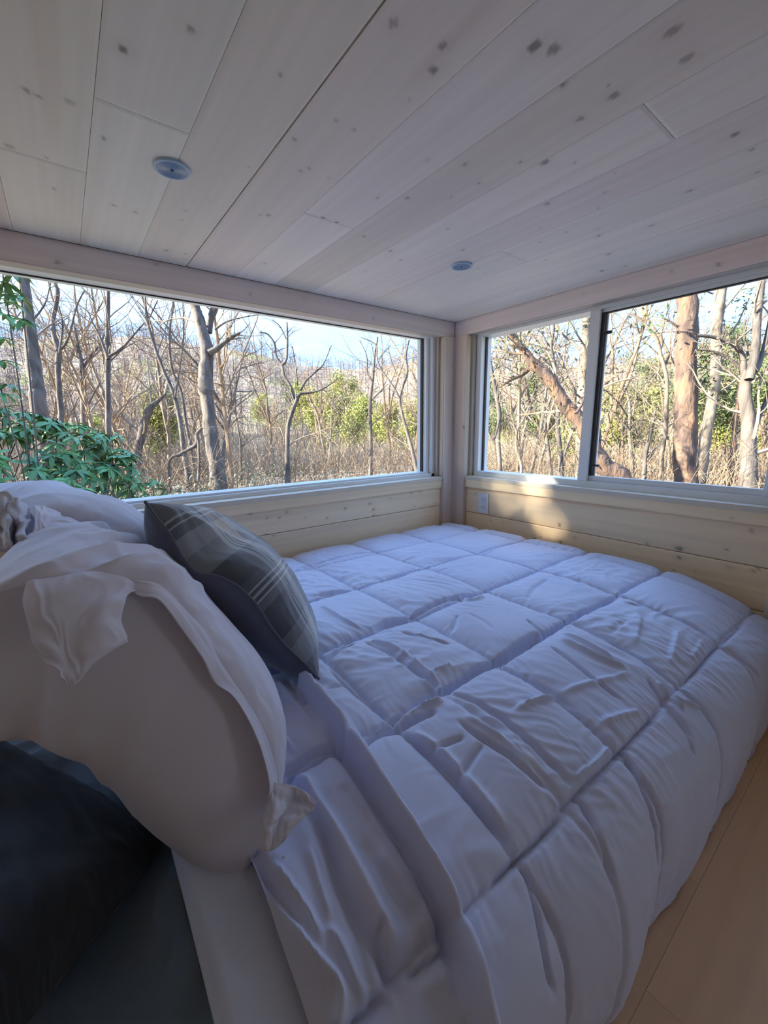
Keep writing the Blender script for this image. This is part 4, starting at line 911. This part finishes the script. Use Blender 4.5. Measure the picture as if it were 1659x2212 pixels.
tree('curving thin tree next to the right edge of the left window', 8.5, T4([(1135, 400, 10), (1115, 500, 14), (1125, 600, 16), (1095, 700, 17), (1078, 790, 18), (1105, 920, 20), (1150, 1080, 22), (1185, 1230, 24), (1200, 1320, 26)]),
     [T4([(1075, 770, 13), (1040, 700, 10), (960, 590, 10), (930, 510, 9), (925, 430, 7), (830, 380, 5)]), T4([(1060, 620, 6), (1020, 520, 5), (1000, 430, 4)]), T4([(940, 520, 6), (1020, 430, 4)])], n=8, seed=11, L=1.6, top=False)
tree('short gnarled stump with a dead branch beside the broken trunk', 8.5, T3([(1290, 1080, 12), (1260, 1120, 22), (1262, 1180, 28), (1200, 1220, 20), (1150, 1250, 22), (1080, 1310, 18)]), [T3([(1270, 1160, 16), (1275, 1300, 16), (1270, 1420, 20)])], n=4, seed=12, top=False, L=1.2)
# right window
tree('leaning broken pine trunk crossing the left pane of the right window', 7.0, T5([(365, 365, 24), (440, 450, 34), (490, 520, 48), (545, 570, 58), (600, 650, 62), (650, 730, 66), (710, 790, 70), (760, 880, 74), (800, 970, 80), (850, 1040, 88), (930, 1110, 95)]),
     [T5([(500, 530, 26), (440, 570, 20), (370, 605, 16), (320, 640, 6)]), T5([(420, 430, 14), (405, 380, 14), (385, 350, 12)]), T5([(800, 670, 26), (840, 630, 20), (875, 590, 12)]), T5([(780, 790, 16), (815, 850, 18), (815, 930, 20), (790, 1000, 22)]), T5([(650, 730, 16), (645, 800, 10), (640, 860, 6)]), T5([(700, 770, 14), (735, 710, 12), (700, 670, 8), (660, 640, 5)])],
     n=12, seed=13, bark='bark_pine', top=False, t0=.3, foliage='pine_green', fsize=.04, nf=1, L=1.3, name='pine_tree')
tree('thick pale pine rising behind the window post of the right window', 9.0, T5([(755, 240, 36), (748, 420, 42), (740, 560, 46), (735, 700, 50), (730, 900, 54), (725, 1100, 58)]), [T5([(760, 330, 10), (730, 290, 8), (710, 240, 6)])], n=10, seed=14, bark='bark_light', foliage='pine_green', nf=1, name='pine_tree')
tree('thickest dark pine trunk with a scorched base in the right pane', 7.5, T5([(1245, 60, 84), (1252, 170, 88), (1258, 300, 90), (1250, 420, 92), (1246, 520, 88), (1250, 640, 96), (1250, 780, 94), (1245, 900, 92), (1244, 1020, 98), (1248, 1130, 104)]),
     [T5([(1300, 620, 12), (1330, 600, 6)]), T5([(1210, 340, 12), (1170, 310, 8), (1130, 290, 5)])], n=5, seed=15, bark='bark_pine', top=True, sides=18, knob=.06, t0=.62, name='pine_tree', foliage='pine_green', nf=2)
tree('sunlit slanting pine just right of the thickest trunk', 9.5, T5([(1440, 40, 40), (1425, 180, 42), (1405, 340, 44), (1400, 480, 44), (1392, 620, 46), (1372, 760, 48), (1345, 900, 50), (1330, 1020, 54), (1325, 1130, 56)]), [], n=12, seed=16, bark='bark_light', name='pine_tree', foliage='pine_green', nf=3)
tree('forked brown tree with spreading limbs near the right edge of the right window', 7.0, T5([(1555, 560, 50), (1545, 680, 54), (1560, 800, 56), (1560, 920, 60), (1562, 1020, 64), (1555, 1140, 80)]),
     [T5([(1565, 600, 40), (1595, 460, 36), (1605, 300, 32), (1625, 140, 28), (1640, 20, 24)]), T5([(1540, 580, 30), (1530, 480, 26), (1480, 420, 22), (1400, 390, 18), (1300, 378, 14)]), T5([(1545, 560, 20), (1470, 500, 16), (1390, 460, 12), (1300, 450, 8)]), T5([(1600, 560, 24), (1640, 440, 20), (1680, 250, 16)]), T5([(1580, 900, 22), (1610, 800, 20), (1650, 700, 18), (1700, 560, 14)]), T5([(1560, 480, 12), (1540, 380, 10), (1545, 300, 8)])],
     n=6, seed=17, bark='bark', top=False, sides=14, name='bare_tree', L=2.0)
tree('thin reddish trunk between the slanting pine and the forked tree', 10, T5([(1530, 520, 12), (1520, 600, 14), (1505, 720, 16), (1490, 850, 18), (1482, 1000, 24), (1478, 1130, 26)]), [], n=8, seed=18, bark='bark_pine', top=False)
tree('thin pale stem left of the thickest trunk, curving over to the left', 8, T5([(985, 270, 8), (1060, 340, 12), (1105, 400, 15), (1125, 480, 16), (1155, 600, 17), (1152, 740, 18), (1148, 860, 18), (1130, 980, 18), (1125, 1100, 20)]), [T5([(1150, 520, 9), (1190, 420, 7), (1200, 340, 5)])], n=10, seed=19, bark='bark_light', top=False, L=1.5)
tree('many-stemmed young tree in the left half of the right pane', 9, T5([(950, 640, 8), (970, 740, 12), (968, 860, 15), (975, 960, 17), (982, 1090, 20)]), [T5([(972, 800, 8), (900, 700, 6), (830, 640, 4)]), T5([(975, 860, 8), (900, 780, 7), (820, 700, 5)]), T5([(985, 780, 7), (1000, 680, 6), (1010, 600, 4)])], n=14, seed=20, bark='bark_light', top=False, L=1.6)
tree('dark slender stem with upswept twigs between the young tree and the thin pale stem', 8.5, T5([(1100, 740, 8), (1080, 830, 14), (1060, 920, 18), (1045, 1000, 19), (1040, 1090, 21)]), [T5([(1060, 940, 9), (1020, 880, 7), (1000, 800, 5)])], n=12, seed=21, top=False, L=1.5)
tree('thin twisting double stem nearest the left edge of the right window', 8, T5([(262, 380, 12), (270, 480, 15), (285, 580, 18), (305, 680, 20), (320, 780, 20), (315, 900, 20), (322, 1070, 22)]), [T5([(300, 660, 10), (320, 560, 8), (300, 450, 5)]), T5([(320, 800, 10), (290, 900, 9), (250, 830, 7)])], n=10, seed=22, L=1.5)
tree('straight thin dark stem in the middle of the left pane of the right window', 9, T5([(590, 330, 12), (580, 440, 13), (600, 560, 15), (610, 700, 17), (612, 850, 20), (625, 980, 24), (628, 1090, 26)]), [T5([(560, 430, 8), (520, 340, 6)]), T5([(600, 640, 9), (560, 740, 8), (545, 860, 10)])], n=14, seed=23, L=1.7)
tree('pale branching young tree with a wide Y low in the left pane', 8.5, T5([(475, 720, 7), (440, 800, 10), (410, 850, 12), (405, 940, 14), (425, 1010, 14), (430, 1080, 16)]), [T5([(408, 860, 9), (370, 790, 7), (345, 720, 5)]), T5([(410, 960, 7), (470, 870, 6), (560, 930, 5)])], n=14, seed=24, bark='bark_light', top=False, L=1.5)
tree('dark stem right of the wide Y sapling, forked at half height', 9.5, T5([(540, 690, 9), (545, 780, 13), (555, 880, 15), (568, 980, 17), (575, 1080, 18)]), [T5([(552, 850, 9), (510, 880, 7), (450, 850, 5)])], n=12, seed=25, top=False, L=1.5)

# woods beyond: bare trees, yellow-green trees and pines, copies of a few prototypes
def proto(kind, seed, H):
    rs = np.random.RandomState(seed); w = Wood(); ends = []
    d = np.array([rs.randn()*.05, rs.randn()*.05, 1.0]); P = path((0, 0, -.3), d/np.linalg.norm(d), H, 12, .07, .02, rs); R = np.linspace(H*.011, H*.002, 12); w.add(P, R, 6)
    if kind == 'fork':
        for _ in range(2): grow(w, P[4], side_dir(np.array([0, 0, 1.0]), rs, .4), H*.6, H*.007, 0, rs, (9, 6, 4), ends, .14, .06)
    branches_on(w, P, R, 0, rs, (20, 6, 5) if kind != 'leafy' else (16, 5, 3), ends, .18, .03, H*.62, t0=.25)
    return w.vf(), np.array(ends), rs
protos = {}
for i in range(4):
    (V, F), _, _ = proto('fork' if i % 2 else 'bare', 300+i, 9+i)
    protos['bare', i] = ('bare_tree', [(V, F, M['twig' if i < 2 else 'twig_warm'], None)])
for i in range(3):
    (V, F), E_, rs = proto('leafy', 320+i, 8+i)
    E2 = np.repeat(E_, 9, axis=0)+rs.randn(len(E_)*9, 3)*.40
    if i < 2: Vq, Fq = quads(E2, .13, rs, .6); m_ = 'spring'
    else: Vq, Fq = quads(E2, .17, rs, .25); m_ = 'pine_green'
    protos['leafy', i] = ('leafy_tree' if i < 2 else 'pine_tree', [(V, F, M['twig'], 'w'), (Vq, Fq, M[m_], 'foliage')])
def make(key):
    nm, ps = protos[key]
    root = mesh_np(nm, ps[0][0], ps[0][1], ps[0][2], None, False)
    if len(ps) > 1:
        f = mesh_np('foliage', ps[1][0], ps[1][1], ps[1][2], root, False); f['kind'] = 'stuff'
    return root
first = {}
def put(key, x, y, s, rot, label, group):
    z = float(ground_z(x, y))
    if key not in first: o = make(key); first[key] = o; kids_ = []
    else:
        src = first[key]; o = src.copy(); col.objects.link(o)
        for ch in src.children: c = ch.copy(); col.objects.link(c); c.parent = o
    o.location = K(x, y, z); o.rotation_euler = (0, 0, rot); o.scale = (s, s, s)
    tag(o, label, 'tree', group); return o
rs = np.random.RandomState(77)
def polar(px, r): d = ray(px, 900); a = math.atan2(d[0], d[1]); return r*math.sin(a), r*math.cos(a)
def where(px, r):
    d_ = 'nearer the cabin' if r < 30 else 'far down the slope'
    for lim, t in ((0, 'beyond the left end of the left window'), (420, 'behind the evergreen bush in the left window'), (680, 'between the broken trunk and the S-shaped sapling'), (960, 'right of the S-shaped sapling in the left window'), (1260, 'in the left pane of the right window'), (1659, 'in the right pane of the right window')):
        if px < lim: return t if px < 0 else t+(', near' if r < 30 else ', far off')
    return 'beyond the right end of the right window'
for i in range(190):
    px = rs.uniform(-250, 1950); r = 13+75*rs.rand()**1.2
    if 560 < px < 900 and r < 30: r += 20
    x, y = polar(px, r)
    wh = where(px, r)
    put(('bare', rs.randint(4)), x, y, rs.uniform(.40, .80)*(1+r/110), rs.uniform(0, 6.28), 'slim leafless tree '+wh, 'bare woods '+wh)
GY = 'yellow-green trees on the slope'
for px, r, s, k in [(730, 60, 1.25, 0), (760, 75, 1.5, 1), (700, 70, 1.3, 1), (655, 85, 1.3, 0), (840, 45, .8, 0), (875, 40, .75, 1), (900, 50, .8, 0), (820, 58, .85, 1), (785, 66, 1.2, 0), (745, 50, .8, 1), (205, 34, .5, 0), (190, 45, .6, 1), (345, 28, .62, 0), (255, 40, .5, 1), (1330, 30, .62, 0), (1380, 26, .55, 1), (1420, 34, .7, 0), (1200, 38, .5, 1), (1500, 30, .55, 0), (1580, 26, .5, 1), (1640, 32, .6, 0), (1240, 24, .4, 0), (560, 90, .9, 1), (430, 60, .6, 0), (1100, 60, .7, 1), (970, 60, .8, 0), (-80, 40, .7, 1), (1750, 30, .7, 0)]:
    x, y = polar(px, r); put(('leafy', k), x, y, s, rs.uniform(0, 6.28), 'fresh yellow-green tree '+where(px, r), 'yellow-green trees '+where(px, r))
GP = 'pines on the slope'
for px, r, s in [(790, 95, .8), (715, 100, .7), (1180, 20, .45), (1500, 22, .6), (1600, 20, .55), (1350, 45, 1.0), (1450, 50, 1.0), (1560, 40, .9), (620, 110, .8), (1660, 16, .5), (1080, 26, .5), (345, 32, .6)]:
    x, y = polar(px, r); put(('leafy', 2), x, y, s, rs.uniform(0, 6.28), 'loose green pine '+where(px, r), 'pines '+where(px, r))
# woods too far to tell apart: one mass of small trees over the hillside
n = 3400; pxs = rs.uniform(-500, 2200, n); rd = 85+165*rs.rand(n); az_ = np.arctan2(*(np.array([ray(p, 900) for p in pxs]).T[:2])); x = rd*np.sin(az_); y = rd*np.cos(az_); z = ground_z(x, y)
h = rs.uniform(4, 8, n); P = np.stack([np.stack([x, y, z-.5], -1), np.stack([x+rs.randn(n)*.3, y, z+h], -1)], 1); V, F = tubes_batch(P, np.tile([.10, .03], (n, 1)), 3)
c = np.stack([x, y, z+h*.6], -1); C_ = np.repeat(c, 26, axis=0)+rs.randn(n*26, 3)*np.array([1.0, 1.0, 1.5]); Vq, Fq = quads(C_, .8, rs, .07)
hw = mesh_np('hillside_woods', np.concatenate([V, Vq])+CAM, np.concatenate([F, Fq+len(V)]), varied('distant_twigs', (.13, .095, .08), (.22, .165, .135), .05, .95, 4), None, False)
tag(hw, 'pinkish grey leafless woods covering the distant hillside', 'woods', kind='stuff')
# leafless thicket filling the middle distance
n = 1500; pxs = rs.uniform(-300, 2000, n); rd = 24+66*rs.rand(n); az_ = np.arctan2(*(np.array([ray(p, 900) for p in pxs]).T[:2])); x = rd*np.sin(az_); y = rd*np.cos(az_); z = ground_z(x, y)
B_ = 16; x_, y_, z_ = [np.repeat(a, B_) for a in (x, y, z)]; r_ = np.repeat(rd, B_); hh = rs.uniform(.8, 3.4, n*B_)*(r_/60)**.4
p0 = np.stack([x_, y_, z_-.1], -1)+rs.randn(n*B_, 3)*np.array([.5, .5, 0]); d = rs.randn(n*B_, 3)*.42+np.array([0, 0, 1.0]); p1_ = p0+d*hh[:, None]*.5; p2_ = p1_+(d+rs.randn(n*B_, 3)*.5)*hh[:, None]*.5
V, F = tubes_batch(np.stack([p0, p1_, p2_], 1), np.tile([.02, .014, .006], (n*B_, 1))*(r_/30)[:, None], 3)
th_ = mesh_np('thicket', V+CAM, F, varied('thicket_twigs', (.20, .155, .11), (.36, .285, .19), .3, .95, 3), None, False)
tag(th_, 'leafless greyish thicket filling the ground between the trees down the slope', 'thicket', kind='stuff')
# brush and dead grass on the forest floor
n = 5200; pxs = rs.uniform(-200, 1900, n); rd = 8.5+26*rs.rand(n)**1.5; az_ = np.arctan2(*(np.array([ray(p, 900) for p in pxs]).T[:2])); x = rd*np.sin(az_); y = rd*np.cos(az_); z = ground_z(x, y)
d = rs.randn(n, 3)*.45+np.array([0, 0, 1.0]); hh = rs.uniform(.3, 1.5, n)[:, None]
p0 = np.stack([x, y, z-.05], -1); p1_ = p0+d*hh*.5; p2_ = p1_+(d+rs.randn(n, 3)*.4)*hh*.5; V, F = tubes_batch(np.stack([p0, p1_, p2_], 1), np.tile([.009, .006, .003], (n, 1))*(rd/12)[:, None], 3)
q0 = p1_; q1 = q0+(d+rs.randn(n, 3)*.8)*hh*.25; q2 = q1+rs.randn(n, 3)*.2*hh; V2, F2 = tubes_batch(np.stack([q0, q1, q2], 1), np.tile([.006, .004, .002], (n, 1))*(rd/12)[:, None], 3)
br = mesh_np('brushwood', np.concatenate([V, V2])+CAM, np.concatenate([F, F2+len(V)]), M['twig_warm'], None, False)
tag(br, 'tangle of thin dry brush and weed stalks on the forest floor outside', 'brush', kind='stuff')
# low green undergrowth in patches
pts = []
for px, r, n_, s in [(240, 6.5, 700, .7), (300, 7.5, 600, .8), (350, 8, 500, .7), (160, 6, 500, .6), (570, 16, 500, .9), (760, 20, 500, 1.0), (400, 10, 300, .6), (520, 14, 250, .6), (1230, 14, 300, .8), (1640, 9, 300, .6)]:
    x, y = polar(px, r); zc = float(ground_z(x, y)); pts.append(np.array([x, y, zc+.30])+rs.randn(n_, 3)*np.array([s, s, .26]))
V, F = quads(np.concatenate(pts), .05, rs, .4)
ug = mesh_np('undergrowth', V+CAM, F, varied('dull_green_leaves', (.05, .085, .045), (.13, .17, .09), 2, .7), None, False); tag(ug, 'low dull green undergrowth in patches on the forest floor', 'undergrowth', kind='stuff')

# evergreen rhododendron outside the left window
M['rhodo'] = varied('glossy_evergreen_leaf', (0.05, 0.16, 0.035), (0.13, 0.30, 0.08), 3, .5, 3, objrand=.3)
t_ = np.linspace(0, 1, 6); wd = np.array([.12, .75, 1.0, .92, .6, .04]); dz = -.32*t_**2
LV = np.stack([np.stack([t_, s*.15*wd, dz+(.05 if s else 0)*wd], -1) for s in (-1, 0, 1)], 1).reshape(-1, 3); LF = grid_faces(6, 3)
rs = np.random.RandomState(5)
rh = empty('rhododendron_bush', K(-.35, 4.3, float(ground_z(-.35, 4.3)))); tag(rh, 'dense evergreen bush with long drooping glossy leaves outside the left window', 'bush')
whorls = []
cen = at(20, 1090, 3.7); 
for i in range(520):
    v = rs.randn(3); v /= np.linalg.norm(v); v[2] = abs(v[2])*1.0-.25
    if v@(-cen/np.linalg.norm(cen)) < -.45: continue
    s = rs.uniform(.80, 1.0); w = cen+v*np.array([1.25, 1.1, 1.12])*s*(1+.16*noise(v[0]*2.5, v[1]*2.5, v[2]*2.5)); whorls.append((w, v))
sky_w = []
for px, py, dd in [(8, 610, 2.9), (28, 655, 2.9), (52, 690, 3.0), (14, 680, 2.8), (5, 730, 2.9), (45, 640, 3.1), (18, 635, 3.0), (-30, 640, 3.0), (-40, 720, 2.8), (30, 590, 2.9), (5, 850, 3.0), (18, 830, 3.1), (2, 780, 2.9)]:
    w = at(px, py, dd); sky_w.append((w, np.array([.2, -.2, .9])))
inst = []
for w, v in whorls+sky_w:
    n = rs.randint(7, 11); ax = v+np.array([0, 0, .8])+rs.randn(3)*.25; ax /= np.linalg.norm(ax)
    a0 = rs.uniform(0, 6.28); e1 = np.cross(ax, [0, 1, 0.3]); e1 /= np.linalg.norm(e1); e2 = np.cross(ax, e1)
    for j in range(n):
        a = a0+j*2*math.pi/n+rs.uniform(-.2, .2); out = math.cos(a)*e1+math.sin(a)*e2; droop = rs.uniform(-.55, .25)
        X_ = out*math.cos(droop)+ax*math.sin(droop); Y_ = np.cross(ax, X_); Y_ /= np.linalg.norm(Y_); Z_ = np.cross(X_, Y_); L_ = rs.uniform(.09, .145)
        inst.append((w, np.stack([X_, Y_, Z_], 1), L_))
inst.sort(key=lambda t: np.linalg.norm(t[0]))
lm = None
for i, (w, Rm, L_) in enumerate(inst[:300]):
    if lm is None: lf = mesh_np('leaf', LV, LF, M['rhodo'], None, True); lm = lf.data
    else: lf = bpy.data.objects.new('leaf', lm); col.objects.link(lf)
    lf.parent = rh
    m4 = Matrix([[*(Rm[r_]*L_), (w+CAM)[r_]-rh.location[r_]] for r_ in range(3)]+[[0, 0, 0, 1]]); lf.matrix_local = m4
Vs = np.concatenate([(LV*L_)@Rm.T+w for w, Rm, L_ in inst[300:]]); Fs = np.concatenate([LF+i*len(LV) for i in range(len(inst)-300)])
child(mesh_np('leaves', Vs+CAM, Fs, M['rhodo'], None, True), rh)['kind'] = 'stuff'
w_ = Wood(); base = np.array([-.35, 4.3, float(ground_z(-.35, 4.3))-.1])
for w, v in whorls[::3]+sky_w[::5]:
    mid = (base+w)/2+rs.randn(3)*.15; P = catmull([base+rs.randn(3)*.12*np.array([1, 1, 0]), mid, w-np.array([0, 0, .06]), w], 7); w_.add(P, np.linspace(.008, .003, 7), 5)
V, F = w_.vf(); child(mesh_np('stems', V+CAM, F, M['bark'], None, True), rh)['kind'] = 'stuff'

# tall evergreens added out of view on the left to screen the low sun
rs = np.random.RandomState(9)
for i, (tx, ty, hgt) in enumerate([(-3.7, 4.5, 7.5), (-5.3, 4.7, 8.0), (-7.2, 4.9, 8.0), (-4.5, 5.5, 8.5)]):
    gz = float(ground_z(tx, ty)); root = empty('sun_screen_tree', K(tx, ty, gz))
    tag(root, 'tall unseen evergreen added beyond the left end of the left window to screen the sun', 'tree', 'added sun-screening evergreens beyond the left end of the window')
    P = np.stack([np.full(8, tx), np.full(8, ty), np.linspace(gz-.2, gz+hgt, 8)], -1); V, F = tube(P, np.linspace(.17, .02, 8), 9); child(mesh_np('trunk', V+CAM, F, M['bark'], None, True), root)
    E_ = []; w = Wood()
    for j in range(90):
        t = rs.uniform(.46, .98); a = rs.uniform(0, 6.28); L_ = (1-t)*2.2+.6; q = np.array([tx, ty, gz+hgt*t]); Pb = path(q, (math.cos(a), math.sin(a), .1), L_, 5, .08, -.06, rs)
        tb_ = (Pb[:, 0]-1.9)/SUN_DIR[0]; yb = Pb[:, 1]-tb_*SUN_DIR[1]; zb = Pb[:, 2]-tb_*SUN_DIR[2]
        if ((zb > -.5) & (zb < .0) & (yb > .9) & (yb < 1.65)).any() and rs.rand() < .95: continue
        w.add(Pb, np.linspace(.03, .006, 5), 4)
        for k in range(1, 5):
            E_.append(Pb[k]+rs.randn(46, 3)*np.array([.30, .30, .10]))
    V, F = w.vf(); child(mesh_np('boughs', V+CAM, F, M['bark'], None, True), root)['kind'] = 'stuff'
    Q = np.concatenate(E_); t = (Q[:, 0]-1.9)/SUN_DIR[0]; yy = Q[:, 1]-t*SUN_DIR[1]; zz = Q[:, 2]-t*SUN_DIR[2]   # foliage cut away along the sun's path so dapples reach the right wall
    gap_ = (zz > -.50) & (zz < .1) & (yy > .4) & (yy < 1.65) & (noise(yy*8, zz*10, 3.0) > -.05) & (rs.rand(len(Q)) < .62)
    V, F = quads(Q[~gap_], .085, rs, .35); child(mesh_np('foliage', V+CAM, F, M['pine_green'], None, False), root)['kind'] = 'stuff'
